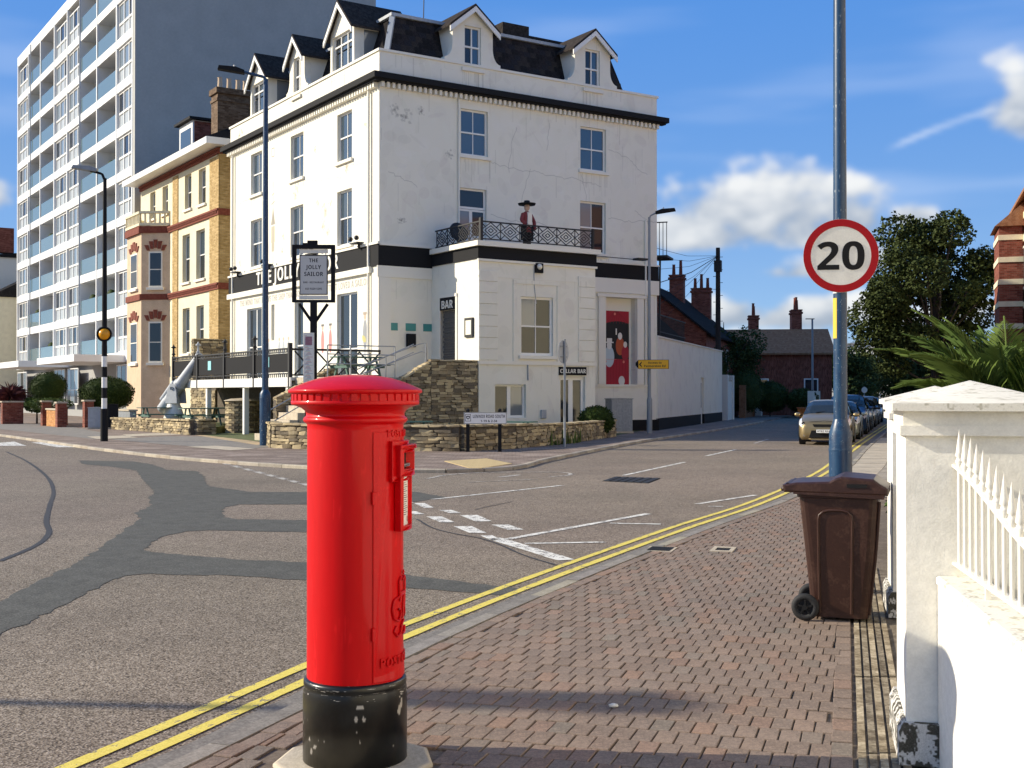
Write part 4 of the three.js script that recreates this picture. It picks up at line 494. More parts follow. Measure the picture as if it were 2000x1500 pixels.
  const sgeo = [0, 1, 2].map(() => { const g = new THREE.BoxGeometry(0.318, 0.29, 0.012), p = g.attributes.position; for (let i = 0; i < p.count; i++) p.setY(i, p.getY(i) + rr(-0.004, 0.004)); return g; });
  let n = 0; for (let r = 0; r < 8; r++) for (let c = 0; c < 38; c++) { const x = 0.75 + r * 0.06 + c * 0.325 + (r % 2) * 0.16, y = 15.3 + r * 0.24; if (x > 12.7 - r * 0.05 || (x > 3.25 && x < 5.5) || (x > 9.3 && x < 11.7)) continue; const z = -0.5 - (y - 14.9) * 0.3333, o = add('slate', sgeo[n % 3], slate[(n * 7 + (n >> 3)) % 4], roof); o.position.set(x, y, z + 0.016 + rr(0, .006)); o.rotation.x = -0.3217 + 0.02; n++; }
  add('roof_hatch', [bb(7.2, 8.6, 17.3, 18.2, -3.4, -2.2), bb(8.7, 11.3, 17.3, 17.95, -3.6, -2.6)], slate[2], roof);
  add('aerial', [bar([2.7, 17.2, -1.3], [2.75, 19.6, -1.3], 0.03)], M.iron, roof);
  function dormer(F, qc, w, wq, shoulder, eave = 16.92, apex = 17.72) {
    const d = part('dormer', pub), a = w / 2, k = shoulder ? 0.38 : 0.02, o = [[qc - a - k, 15.0], [qc + a + k, 15.0], [qc + a + k, 15.5]];
    if (shoulder) for (let i = 1; i <= 6; i++) { const t = i / 6 * Math.PI / 2; o.push([qc + a + k - Math.sin(t) * k, 15.5 + (1 - Math.cos(t)) * 0.62]); }
    o.push([qc + a, eave], [qc, apex], [qc - a, eave]); if (shoulder) for (let i = 6; i >= 1; i--) { const t = i / 6 * Math.PI / 2; o.push([qc - a - k + Math.sin(t) * k, 15.5 + (1 - Math.cos(t)) * 0.62]); } o.push([qc - a - k, 15.5]);
    const h0 = shoulder ? 15.17 : 15.38, h1 = shoulder ? 16.93 : 16.82, hw = wq / 2;
    add('wall', F(prism(o, 0.3, 0, [R4(qc - hw, qc + hw, h0, h1).reverse()]).translate(0, 0, -0.295)), F === FR ? wR : wL, d);
    add('cheek', [F(bb(qc - a, qc - a + 0.12, 15, eave, -2.0, -0.298)), F(bb(qc + a - 0.12, qc + a, 15, eave, -2.0, -0.298))], M.white, d);
    const e = 0.24, s = (apex - eave) / a, ch = (t) => [[qc - a - e, eave - e * s], [qc, apex], [qc + a + e, eave - e * s], [qc + a + e, eave - e * s + t], [qc, apex + t], [qc - a - e, eave - e * s + t]].reverse();
    add('roof', F(prism(ch(0.1), 3.0).translate(0, 0.012, -2.75)), slate[2], d); add('bargeboard', F(prism(ch(-0.22), 0.06).translate(0, 0.0, 0.2)), M.frame, d);
    const f = [], cols = shoulder ? 2 : 3; for (const x of [-hw, hw - 0.07]) f.push(F(bb(qc + x, qc + x + 0.07, h0, h1, -0.2, -0.1))); for (const y of [h0, (h0 + h1) / 2 + (shoulder ? 0 : .25), h1 - 0.07]) f.push(F(bb(qc - hw + 0.07, qc + hw - 0.07, y, y + 0.07, -0.2, -0.1))); for (let i = 1; i < cols; i++) f.push(F(bb(qc - hw + wq * i / cols - 0.03, qc - hw + wq * i / cols + 0.03, h0 + 0.07, h1 - 0.07, -0.19, -0.11)));
    add('window_frame', f, M.frame, d); for (let i = 0; i < cols; i++) for (const [y0, y1] of [[h0 + 0.07, (h0 + h1) / 2], [(h0 + h1) / 2 + 0.07, h1 - 0.07]]) add('pane', F(bb(qc - hw + wq * i / cols + 0.01, qc - hw + wq * (i + 1) / cols - 0.01, y0, y1, -0.17, -0.155)), i ? glassBlue : M.glass, d);
    if (shoulder) add('sill', F(bb(qc - hw - 0.15, qc + hw + 0.15, h0 - 0.14, h0 - 0.004, 0.005, 0.1)), M.white, d); else for (const q of [[a - 0.003, a + 0.012], [-a - 0.012, -a + 0.003]]) add('side_glazing', F(bb(qc + q[0], qc + q[1], 15.5, 16.75, -1.3, -0.45)), glassPale, d);
  }
  dormer(FR, 4.32, 1.95, 0.8, true); dormer(FR, 10.52, 1.95, 0.8, true); dormer(FL, -3.45, 2.3, 1.95, false, 16.95, 18.1); dormer(FL, -8.25, 1.7, 0.8, true, 16.95, 17.85); dormer(FL, -12.9, 2.3, 1.95, false, 16.95, 18.1);
  // projecting bay with cellar
  const cw = [0.74, 2.16, 0.75, 2.04], cd = [3.77, 5.03, 0.02, 2.36], bw_ = [1.92, 3.45, 3.17, 5.47];
  add('bay_wall', [wallG(FB, 0, 5.53, 0, 7.3, [cw, cd, bw_], 0.3), wallG(FBL, -3.66, -0.3, 0, 7.3, [[-2.9, -1.7, 2.6, 5.0]], 0.3), bb(7.6, 7.9, 0, 7.3, 0.003, 3.36)], wR, pub);
  add('bay_roof', bb(2.4, 7.88, 7.2, 7.29, 0.01, 3.64), M.grey, pub);
  add('bay_fascia', [bb(2.33, 7.94, 6.83, 7.3, 3.662, 3.71), bb(2.32, 2.368, 6.83, 7.3, 0.08, 3.71)], M.black, pub);
  add('bay_coping', [bb(2.2, 8.05, 7.305, 7.5, 3.4, 3.86), bb(2.2, 2.6, 7.307, 7.502, 0.13, 3.4), bb(2.31, 7.96, 6.74, 6.825, 3.662, 3.74)], M.white, pub);
  add('string_course', [bb(2.32, 7.95, 2.8, 2.94, 3.662, 3.72), bb(2.33, 7.94, 6.15, 6.18, 3.662, 3.68)], M.white, pub);
  win(pub, FB, ...bw_, { g: [M.glass, M.glass, glassPale, M.glass], dep: 0.1, fw: 0.09 }); win(pub, FB, ...cw, { rows: [], cols: 2, bw: 0.16, sill: 0, g: [M.glass, glassPale] }); win(pub, FB, ...cd, { rows: [0.06], cols: 2, bw: 0.22, sill: 0, name: 'cellar_door', fw: 0.13 });
  const arch = [bb(3.92, 4.1, 2.945, 5.95, 3.662, 3.7), bb(6.0, 6.18, 2.945, 5.95, 3.662, 3.7), bb(3.92, 6.18, 5.955, 6.1, 3.662, 3.7)]; add('architrave', arch, wR, pub);
  for (let i = 0; i < 8; i++) for (const x of [2.375, 7.05]) add('quoin', prism(R4(x, x + 0.82, 2.98 + i * 0.43, 3.37 + i * 0.43), 0.03, 0.012).translate(0, 0, 3.663), wR, pub);
  add('shutter', [...Array(24)].map((_, i) => FBL(bb(-2.85, -1.75, 2.6 + i * 0.1, 2.692 + i * 0.1, -0.16, -0.1 + (i % 2) * 0.02))), mat([0.09, 0.085, 0.08], 0.6), pub); add('door_case', [FBL(bb(-3.02, -2.9, 2.6, 5.5, -0.12, 0.04)), FBL(bb(-1.7, -1.58, 2.6, 5.5, -0.12, 0.04)), FBL(bb(-3.02, -1.58, 5.5, 5.62, -.1, 0.06))], M.white, pub);
  const bs = part('bar_sign', pub); add('board', FBL(bb(-2.9, -1.7, 5.0, 5.5, 0.0, 0.05)), M.black, bs); const bt = text('BAR', 0.32, 0.01); add('lettering', FBL(bt.scale(1.1, 1, 1).translate(-2.3, 5.22, 0.052)), M.white, bs);
  const cs = part('cellar_bar_sign', pub); add('board', FB(bb(3.72, 5.06, 2.42, 2.75, 0.0, 0.05)), M.black, cs); add('lettering', FB(text('CELLAR BAR', 0.16, 0.01).translate(4.39, 2.585, 0.052)), M.white, cs);
  const mb = part('menu_case', pub); add('case', FBL(bb(-0.95, -0.35, 3.85, 4.6, 0.0, 0.07)), M.iron, mb); add('menu', FBL(bb(-0.85, -0.45, 3.95, 4.5, 0.07, 0.075)), M.white, mb);
  add('alarm_box', [FB(bb(2.56, 2.92, 6.42, 6.8, 0.003, 0.1))], M.black, pub); add('alarm_face', FB(new THREE.SphereGeometry(0.12, 12, 8).translate(2.74, 6.66, 0.08)), M.white, pub); add('meter_box', [FB(bb(2.85, 3.08, 0.72, 1.05, 0.003, 0.08))], M.grey, pub); add('cable', tube([[4.9, 6.7, 3.69], [4.9, 6.0, 3.69], [5.0, 5.2, 3.69]], 0.012), M.grey, pub); add('vent_pipe', tube([[4.6, 2.8, 3.69], [4.62, 2.2, 3.69]], 0.03), M.grey, pub);
  // balcony railing of nested diamonds
  const rl = part('balcony_railing', pub), pan = (n, len, fn) => { for (let i = 0; i < n; i++) { const w = len / n, x0 = i * w, g = []; const B = (a, b, c, d) => g.push(fn(bar([x0 + a * w, 7.62 + b * 0.62, 0], [x0 + c * w, 7.62 + d * 0.62, 0], 0.028, 0.028))); for (const k of [1, 0.62, 0.26]) { const h = k / 2; B(.5 - h, .5, .5, .5 + h); B(.5, .5 + h, .5 + h, .5); B(.5 + h, .5, .5, .5 - h); B(.5, .5 - h, .5 - h, .5); } B(0, 0, .22, .28); B(1, 0, .78, .28); B(0, 1, .22, .72); B(1, 1, .78, .72); B(0, 0, 0, 1.08); add('lattice_panel', g, M.iron, rl); } };
  pan(6, 5.3, (g) => g.translate(2.5, 0, 3.62)); pan(4, 3.4, (g) => g.rotateY(-Math.PI / 2).translate(2.5, 0, 0.2)); add('rails', [bb(2.46, 7.84, 8.24, 8.29, 3.59, 3.65), bb(2.46, 7.84, 7.58, 7.62, 3.595, 3.645), bb(2.47, 2.53, 8.242, 8.292, 0.1, 3.58), bb(2.475, 2.525, 7.582, 7.622, 0.1, 3.58), bb(2.44, 2.56, 7.5, 8.4, 3.56, 3.68), bb(7.76, 7.86, 7.5, 8.35, 3.57, 3.67)], M.iron, rl);
}
{ // sailor figure on the balcony: hat, head, striped jacket
  const [x, , z] = L2W(4.95, 3.1), t = thing('sailor_figure', 'painted sailor figure with a wide dark hat on the balcony', 'statue', [x, 7.3, z], TURN + 0.2);
  add('body', merge([lathe([[0.0, 0], [0.09, 0], [0.085, 0.1], [0.075, 0.45], [0.1, 0.75], [0.0, 0.8]], 12).translate(-0.1, 0, 0), lathe([[0.0, 0], [0.09, 0], [0.085, 0.1], [0.075, 0.45], [0.1, 0.75], [0.0, 0.8]], 12).translate(0.1, 0, 0)]), M.dark, t);
  t.scale.setScalar(1.1); add('jacket', merge([lathe([[0.0, 0.7], [0.2, 0.7], [0.17, 0.95], [0.22, 1.25], [0.2, 1.38], [0.08, 1.45], [0, 1.45]], 16).scale(1, 1, 0.7), tube([[-0.2, 1.35, 0], [-0.34, 1.1, 0.06], [-0.24, 0.95, 0.2]], 0.065, 8, 10), tube([[0.2, 1.35, 0], [0.32, 1.1, 0.05], [0.3, 0.82, 0.1]], 0.065, 8, 10)]), mat([0.2, 0.03, 0.03], 0.7), t);
  add('shirt', bb(-0.1, 0.1, 0.9, 1.4, 0.1, 0.165), M.white, t); add('coat_tail', [bb(-0.22, -0.08, 0.4, 0.95, -0.1, 0.1), bb(0.1, 0.24, 0.4, 0.95, -0.1, 0.1)], M.dark, t); add('head', merge([new THREE.SphereGeometry(0.11, 14, 12).scale(0.9, 1.2, 1).translate(0, 1.6, 0), new THREE.ConeGeometry(0.025, 0.06, 6).rotateX(1.6).translate(0, 1.59, 0.11), cyl(0.06, 0.06, 1.4, 1.55)]), mat([0.5, 0.34, 0.26], 0.6), t); add('hat', lathe([[0, 1.86], [0.1, 1.84], [0.13, 1.72], [0.3, 1.7], [0.33, 1.74], [0.3, 1.68], [0, 1.68]], 18), M.dark, t);
  const [bx, , bz] = L2W(2.95, 1.2), b = thing('bistro_table', 'black round table stored on the balcony corner', 'table', [bx, 7.3, bz], TURN); add('top', new THREE.CylinderGeometry(0.42, 0.42, 0.03, 24).rotateX(1.2).translate(0, 0.85, 0), M.iron, b); add('leg', [cyl(0.03, 0.03, 0, 0.8), cyl(0.22, 0.2, 0, 0.03)], M.iron, b);
}
// ---------------------------------------------------------------- stone walls made of single stones
const stoneM = ['#9d8d6f', '#88785c', '#b09f7c', '#766952', '#94866a', '#bba983', '#6a5f4d'].map((c, i) => grainy(c, 0.95, [30, 36, 34], 2.2, [6, 30, 90], {}, 140 + i)), mortar = grainy('#5a5145', 0.95, [20, 20, 20], 1.5);
const stoneG = [0, 1, 2, 3, 4, 5].map(() => { const g = new THREE.BoxGeometry(1, 1, 1, 2, 1, 1), p = g.attributes.position, j = {}; for (let i = 0; i < p.count; i++) { const k = [p.getX(i), p.getY(i), p.getZ(i)].map((v) => v.toFixed(1)).join(); j[k] ??= [rr(-.09, .09), rr(-.17, .17), rr(-.1, .1)]; p.setXYZ(i, p.getX(i) + j[k][0], p.getY(i) + j[k][1], p.getZ(i) + j[k][2]); } g.computeVertexNormals(); return g; });
function stoneRun(t, a, b, h0, hA, hB, th, course, len, max = 300, cope = true) { // one straight run between local points a, b with a top going from hA to hB
  const dx = b[0] - a[0], dz = b[1] - a[1], L = Math.hypot(dx, dz), ry = Math.atan2(-dz, dx); let n = 0; const top = (s) => hA + (hB - hA) * s / L;
  const core = prism([[0, h0], [L, h0], [L, hB - 0.03], [0, hA - 0.03]], th - 0.07).translate(0, 0, -th / 2 + 0.035).rotateY(ry).translate(a[0], 0, a[1]); add('mortar_core', core, mortar, t);
  for (let y = h0, r = 0; y < Math.max(hA, hB) - 0.03; r++) { const ch = course * rr(0.8, 1.25); for (let s = 0; s < L - 0.03;) { const l = Math.min(L - s, len * rr(0.6, 1.5)); if (y + ch * 0.7 < top(s + l / 2) && n < max) { const o = add('stone', stoneG[(n * 5 + r) % 6], stoneM[Math.floor(rr(0, 7))], t); o.scale.set(l - 0.015, Math.min(ch, top(s + l / 2) - y) - 0.014, th * rr(0.94, 1.06)); o.position.set(a[0] + dx / L * (s + l / 2), y + ch / 2, a[1] + dz / L * (s + l / 2)); o.rotation.y = ry; n++; } s += l; } y += ch; }
  if (cope) for (let s = 0; s < L - 0.05;) { const l = Math.min(L - s, rr(0.3, 0.6)), o = add('coping_stone', stoneG[n++ % 6], stoneM[[2, 5, 0][n % 3]], t); o.scale.set(l - 0.01, 0.06, th * 1.15); o.position.set(a[0] + dx / L * (s + l / 2), top(s + l / 2) + 0.005, a[1] + dz / L * (s + l / 2)); o.rotation.set(0, ry, 0); o.rotation.order = 'YXZ'; o.rotation.z = Math.atan2(hB - hA, L); s += l; }
}
function stoneWall(name, label, pts, h, th = 0.3, course = 0.1, len = 0.3, cap = 300) { // pts world [x, distance]
  const t = thing(name, label, 'wall', [pts[0][0], 0, -pts[0][1]]), Ls = pts.slice(1).map((p, i) => Math.hypot(p[0] - pts[i][0], p[1] - pts[i][1])), S = Ls.reduce((x, y) => x + y, 0);
  pts.slice(1).forEach((p, i) => { const f = (q) => [q[0] - pts[0][0], -(q[1] - pts[0][1])]; const hh = Array.isArray(h) ? [h[i], h[i + 1]] : [h, h]; stoneRun(t, f(pts[i]), f(p), 0, ...hh, th, course, len, Math.floor(cap * Ls[i] / S)); }); return t;
}
stoneWall('stone_wall', 'low rubble stone garden wall in shade behind the street name plate', [[-5.6, 36.0], [-2.9, 35.4], [-1.5, 35.0], [0, 36.9], [1.73, 40.6], [3.9, 47]], [0.7, 0.72, 0.74, 0.72, 0.66, 0.64], 0.34, 0.105, 0.36);
stoneWall('stone_wall', 'short sunlit stone wall beside the blue lamp at the garden steps', [[-8.35, 41.3], [-7.35, 37.4], [-5.65, 36.05]], [0.72, 0.76, 0.72], 0.34, 0.105, 0.3, 150);
stoneWall('stone_wall', 'low sunlit stone wall in front of the naval gun', [[-19.8, 58.5], [-16.1, 53.6], [-12.9, 48.9], [-12.3, 49.6]], [0.52, 0.56, 0.6, 0.6], 0.4, 0.1, 0.34, 260);
{ const t = thing('stone_wall', 'tall dark stone wall closing the gap between pub and yellow house', 'wall', PUB.toArray(), TURN); stoneRun(t, [-1.5, -18.3], [0.3, -18.3], 0, 4.5, 4.5, 0.4, 0.13, 0.36, 200); stoneRun(t, [-1.5, -18.1], [-1.5, -14.4], 0, 2.2, 2.2, 0.3, 0.13, 0.36, 150); }
{ // round stone pier
  const t = thing('stone_pier', 'round stone pier with flat cap at the garden entrance', 'pier', [-11.55, 0, -51.6]); add('mortar_core', cyl(0.62, 0.62, 0, 1.38, 0, 0, 24), mortar, t);
  for (let r = 0; r < 13; r++) for (let i = 0; i < 13; i++) { const a = (i + (r % 2) * 0.5) / 13 * 6.283, o = add('stone', stoneG[(i + r * 3) % 6], stoneM[Math.floor(rr(0, 7))], t); o.scale.set(0.3, 0.09, 0.2); o.position.set(Math.sin(a) * 0.6, 0.055 + r * 0.105, Math.cos(a) * 0.6); o.rotation.y = a; }
  add('cap', lathe([[0, 1.5], [0.5, 1.47], [0.78, 1.4], [0.78, 1.36], [0, 1.36]], 24), M.concrete, t);
}
{ // steps, ramp walls and landing in front of the bar door
  const t = thing('terrace_steps', 'dark stone stair walls and landing leading up to the bar door', 'steps', PUB.toArray(), TURN);
  stoneRun(t, [-1.4, 3.5], [0.31, 3.5], 0, 1.95, 2.86, 0.32, 0.11, 0.3, 190); stoneRun(t, [0.31, 3.5], [2.33, 3.5], 0, 2.92, 2.92, 0.32, 0.11, 0.3, 200); stoneRun(t, [-4.75, 1.0], [-2.3, 1.0], 0, 1.5, 2.75, 0.34, 0.11, 0.3, 230); stoneRun(t, [-2.3, 3.2], [-1.4, 3.5], 0, 1.9, 1.95, 0.32, 0.11, 0.3, 80);
  add('landing', bb(-3.6, 2.3, 2.05, 2.28, -0.0, 3.3), M.concrete, t); add('landing_base', bb(-2.2, 2.3, 0, 2.05, 0.1, 3.25), mortar, t);
  for (let i = 0; i < 9; i++) add('step', bb(-5.6 + i * 0.3, -5.2 + i * 0.3, 0, 0.25 * (i + 1), 1.2, 3.0), M.concrete, t);
  const rail = part('handrail', t), G = []; for (const y of [2.75, 3.1, 3.42]) G.push(tube([[-3.6, y, 3.1], [-0.9, y, 3.1]], 0.022)); for (const x of [-3.6, -2.7, -0.9]) G.push(tube([[x, 2.28, 3.1], [x, 3.42, 3.1]], 0.025)); for (const dy of [0.35, 0.65]) { G.push(tube([[-2.5, 2.0 + dy, 3.35], [0.25, 2.95 + dy, 3.35], [0.3, 2.6, 3.35]], 0.022)); G.push(tube([[-2.2, 1.9 + dy, 2.5], [0.2, 2.9 + dy, 2.5]], 0.022)); } for (const x of [-1.4, 0.25]) G.push(tube([[x, 1.9, 3.35], [x, x < 0 ? 3.0 : 3.58, 3.35]], 0.025)); add('rails', G, M.steel, rail);
  const low = part('handrail', t); add('rails', [tube([[-5.9, 0, 3.0], [-5.9, 1.0, 3.0], [-4.6, 1.7, 3.0]], 0.025), tube([[-5.9, 0.55, 3.0], [-4.6, 1.25, 3.0]], 0.02)], M.steel, low);
}
{ // decked terrace along the sunlit side
  const t = thing('terrace_deck', 'raised terrace with black panel railing along the sunlit pub side', 'terrace', PUB.toArray(), TURN);
  add('floor', bb(-3.75, -0.1, 2.18, 2.3, -14.3, 0.2), M.grey, t); add('fascia_beam', [bb(-3.82, -3.755, 1.95, 2.3, -14.3, 0.2), bb(-3.75, -0.2, 1.95, 2.17, -14.36, -14.3)], M.frame, t);
  for (const z of [-0.3, -4.9, -9.5, -14.1]) add('post', bb(-3.75, -3.55, 0, 1.94, z - 0.1, z + 0.1), M.frame, t); add('under_wall', [bb(-1.6, -1.4, 0, 1.94, -14.2, 0.1)], mortar, t);
  const rp = [-14.2, -10.6, -7.1, -3.6, 0.05]; for (let i = 0; i < 4; i++) add('rail_panel', bb(-3.77, -3.74, 2.5, 3.22, rp[i] + 0.09, rp[i + 1] - 0.09), M.black, t);
  rp.forEach((z, i) => { const p = part('rail_post', t); add('shaft', bb(-3.83, -3.69, 1.94, 3.45 + (i === 4 ? 0.15 : 0), z - 0.07, z + 0.07), M.iron, p); if (i < 4) add('finial', lathe([[0, 4.05], [0.03, 4.0], [0.05, 3.95], [0.14, 3.88], [0.04, 3.84], [0.05, 3.62], [0.1, 3.56], [0.04, 3.5], [0.07, 3.46]], 10).translate(-3.76, 0, z), i === 1 ? M.grey : M.iron, p); });
  add('top_rail', [bb(-3.81, -3.71, 3.36, 3.42, -14.2, 0), bb(-3.8, -3.72, 3.24, 3.28, -14.2, 0), bb(-3.8, -3.72, 2.42, 2.47, -14.2, 0)], M.iron, t);
  const sc = []; for (let i = 0; i < 70; i++) sc.push(bb(-3.775, -3.745, 3.28, 3.36, -14.1 + i * 0.2, -14.04 + i * 0.2), bb(-3.775, -3.745, 2.3, 2.42, -14.1 + i * 0.2, -14.06 + i * 0.2)); add('railing_scrolls', sc, M.iron, t);
  for (const z of [-2.2, -9.0]) add('notice', bb(-3.79, -3.771, 2.72, 3.12, z - 0.2, z + 0.2), mat([0.28, 0.62, 0.64], 0.6), t);
  const cr = []; for (let i = 0; i < 4; i++) { const x = -3.6 + i * 0.9; cr.push(bar([x, 2.4, 0.1], [x + 0.9, 3.3, 0.1], 0.05), bar([x + 0.9, 2.4, 0.1], [x, 3.3, 0.1], 0.05), bar([x + 0.45, 2.4, 0.1], [x + 0.45, 3.3, 0.1], 0.04)); } cr.push(bb(-3.7, 0, 3.32, 3.4, 0.06, 0.14), bb(-3.7, 0, 2.36, 2.42, 0.06, 0.14)); add('end_railing', cr, M.iron, t);
}

// ---------------------------------------------------------------- pub garden
const grassT = grainy('#5b6337', 0.95, [26, 30, 30], 0.6);
struct('garden_ground', sheet([[-19, 58.5], [-12.7, 49.2], [-8.3, 41], [-7.2, 37.6], [-2.9, 35.7], [-1.4, 35.3], [0, 37.1], [1.73, 40.9], [3.9, 47.2], [6, 55], [-5.2, 47.6], [-15, 64]], 0.012), grassT, 'worn grass of the pub garden');
{ // grass tufts along the wall foot and top of the garden beds
  const o = new THREE.Object3D(), g = new THREE.ConeGeometry(0.02, 0.22, 3).translate(0, 0.1, 0), pts = []; for (let i = 0; i < 1400; i++) { const k = rnd(), a = k < 0.5 ? [-5.4 + rr(0, 4), 36.5 + rr(0, 2.5)] : [rr(0.2, 2.4), rr(39, 43.5)]; if (a[1] > 35.9 + Math.max(0, a[0]) * 2.2) pts.push(a); }
  const im = new THREE.InstancedMesh(g, LEAF.grass, pts.length); pts.forEach(([x, z], i) => { o.position.set(x, 0, -z); o.rotation.set(rr(-.4, .4), rr(0, 6), rr(-.4, .4)); o.scale.setScalar(rr(0.7, 3)); o.updateMatrix(); im.setMatrixAt(i, o.matrix); }); im.name = 'grass'; im.userData = { kind: 'stuff', label: 'rough grass growing behind the garden wall' }; scene.add(im);
}
struct('lawn', slab([[-19.3, 58.7], [-16.0, 54.1], [-12.98, 49.6], [-12.45, 50.3], [-12.3, 54.5], [-14.5, 60], [-18, 63]], 0, 0.3), grassT, 'raised worn lawn round the naval gun');
function picnic(label, [x, z], turn) {
  const t = thing('picnic_table', label, 'picnic table', [x, 0, -z], turn, 'picnic tables in the pub garden');
  for (let i = 0; i < 4; i++) add('plank', bb(-0.95, 0.95, 0.72, 0.76, -0.36 + i * 0.185, -0.19 + i * 0.185), M.green, t);
  for (const s of [-1, 1]) { for (let i = 0; i < 2; i++) add('seat_plank', bb(-0.95, 0.95, 0.42, 0.455, s * (0.62 + i * 0.15) - 0.068, s * (0.62 + i * 0.15) + 0.068), M.green, t); for (const e of [-0.65, 0.65]) add('leg', bar([e, 0, s * 0.6], [e, 0.72, s * 0.2], 0.05, 0.09), M.green, t); }
  for (const e of [-0.7, 0.7]) add('crossbar', bb(e - 0.02, e + 0.02, 0.33, 0.42, -0.82, 0.82), M.green, t); return t;
}
picnic('green picnic table below the cellar window', [-0.15, 40.2], -0.35); picnic('green picnic table end on beside the ramp wall', [-3.6, 40.2], 0.1); picnic('green picnic table behind the low wall by the gun', [-16.2, 55.3], 0.62); picnic('green picnic table in front of the gun base', [-13.6, 52.8], 0.6); picnic('green picnic table beside the round stone pier', [-13.1, 54.6], 0.5); for (const o of scene.children.slice(-3)) o.position.y = 0.3; picnic('green picnic table standing on the terrace deck', L2W(-2.0, 2.2).map((v, i) => i === 2 ? -v : v).filter((_, i) => i !== 1), TURN); scene.children.at(-1).position.y = 2.29;
{ // naval gun on a white stone base
  const t = thing('naval_gun', 'old grey naval gun aimed upward from a white base', 'cannon', [-15.6, 0.25, -55.6], -0.5);
  const b = lathe([[0.0, 0], [0.55, 0], [0.42, 0.5], [0.28, 1.0], [0.2, 1.3], [0, 1.32]], 12), p = b.attributes.position; for (let i = 0; i < p.count; i++) { const k = 1 + fbm(p.getX(i) * 3, p.getY(i) * 3, p.getZ(i) * 3, 2) * 0.5; p.setX(i, p.getX(i) * k); p.setZ(i, p.getZ(i) * k); } b.computeVertexNormals(); add('base', b, M.white, t);
  const A = 0.82, gun = (g) => g.rotateZ(-Math.PI / 2 + A).translate(0.15, 1.65, 0);
  add('barrel', gun(lathe([[0.0, -1.35], [0.24, -1.35], [0.28, -1.3], [0.28, -0.8], [0.26, -0.75], [0.26, 0.2], [0.31, 0.22], [0.31, 0.34], [0.25, 0.38], [0.19, 2.0], [0.21, 2.03], [0.21, 2.1], [0.12, 2.1], [0.12, 1.9], [0, 1.9]], 24)), M.grey, t); add('recoil_cylinder', gun(lathe([[0, -1], [0.12, -1], [0.12, 0.1], [0.08, 0.15], [0, 0.15]], 16).translate(0, 0, 0).translate(-0.34, 0, 0)), M.grey, t);
  for (const s of [-1, 1]) add('cradle', prism([[-0.35, 1.0], [0.35, 1.0], [0.3, 1.5], [0.2, 1.85], [-0.05, 1.9], [-0.25, 1.6]], 0.06, 0.01).translate(0.1, 0, s * 0.27 - 0.03), M.grey, t); add('trunnion', tube([[0.15, 1.68, -0.36], [0.15, 1.68, 0.36]], 0.08, 10, 2), M.grey, t);
}
{ // hanging pub sign
  const t = thing('pub_sign', 'framed black and white pub sign on a post reading THE JOLLY SAILOR', 'sign', [-6.35, 0, -38.5], 0.03);
  add('post', bb(-0.1, 0.1, 0, 4.62, -0.1, 0.1), M.black, t); add('brace', [bar([0, 3.9, 0], [0.45, 4.55, 0], 0.09), bar([0, 3.9, 0], [-0.45, 4.55, 0], 0.09)], M.black, t);
  const c = 5.52; add('frame', [bb(-0.68, -0.56, c - 0.92, c + 0.92, -0.09, 0.09), bb(0.56, 0.68, c - 0.92, c + 0.92, -0.09, 0.09), bb(-0.56, 0.56, c + 0.8, c + 0.92, -0.09, 0.09), bb(-0.56, 0.56, c - 0.92, c - 0.84, -0.09, 0.09), bb(-0.35, -0.05, c + 0.92, c + 0.98, -0.06, 0.06), bb(-0.2, 0.12, c + 0.92, c + 1.06, -0.05, 0.05)], M.black, t);
  const bd = canvasTex(512, 704, (k, w, h) => { k.fillStyle = '#c9c7c0'; k.fillRect(0, 0, w, h); k.strokeStyle = '#161616'; k.lineWidth = 18; k.strokeRect(9, 9, w - 18, h - 18); k.fillStyle = '#1b1b1c'; k.textAlign = 'center'; k.font = 'bold 96px sans-serif'; for (const [s, y, sz] of [['THE', 130, 92], ['JOLLY', 250, 98], ['SAILOR', 372, 100], ['BAR · RESTAURANT', 500, 42], ['023 9229 5295', 614, 46]]) { k.font = `bold ${sz}px sans-serif`; k.fillText(s, w / 2, y, w - 60); } });
  const b = part('board', t); add('panel', bb(-0.45, 0.45, c - 0.68, c + 0.6, -0.03, 0.03), M.white, b); add('print', new THREE.PlaneGeometry(0.9, 1.28).translate(0, c - 0.04, 0.033), mat('#ffffff', 0.6, { map: bd }), b); add('light_bar', bb(-0.45, 0.45, c + 0.66, c + 0.78, -0.04, 0.04), M.white, t); add('hanger', [bb(-0.4, -0.37, c + 0.6, c + 0.8, -0.01, 0.01), bb(0.37, 0.4, c + 0.6, c + 0.8, -0.01, 0.01), bb(-.46, .46, c - .82, c - .7, -0.03, 0.03)], M.white, t);
  const np = canvasTex(128, 640, (k, w, h) => { k.fillStyle = '#e2dfd6'; k.fillRect(0, 0, w, h); const cs = ['#8a4a58', '#6c7fa0', '#8fae8c', '#c0605c', '#777']; for (let i = 0; i < 60; i++) { k.fillStyle = cs[i % 5]; k.globalAlpha = 0.55; k.fillRect(12 + (i * 31) % 40, 20 + i * 9.6, 30 + (i * 17) % 50, 5); } k.globalAlpha = 0.7; k.fillStyle = '#7c4258'; k.fillRect(20, 30, 88, 90); });
  const n = thing('notice_board', 'tall narrow white notice board fixed to the pub sign post', 'notice board', [-6.47, 0, -38.3], 0.03); add('panel', bb(-0.17, 0.17, 1.6, 3.62, -0.03, 0.03), M.white, n); add('print', new THREE.PlaneGeometry(0.32, 1.96).translate(0, 2.61, 0.033), mat('#ffffff', 0.6, { map: np }), n); add('post', [bb(-0.12, -0.08, 0, 1.6, -0.02, 0.02), bb(0.08, 0.12, 0, 1.6, -0.02, 0.02)], M.black, n);
}
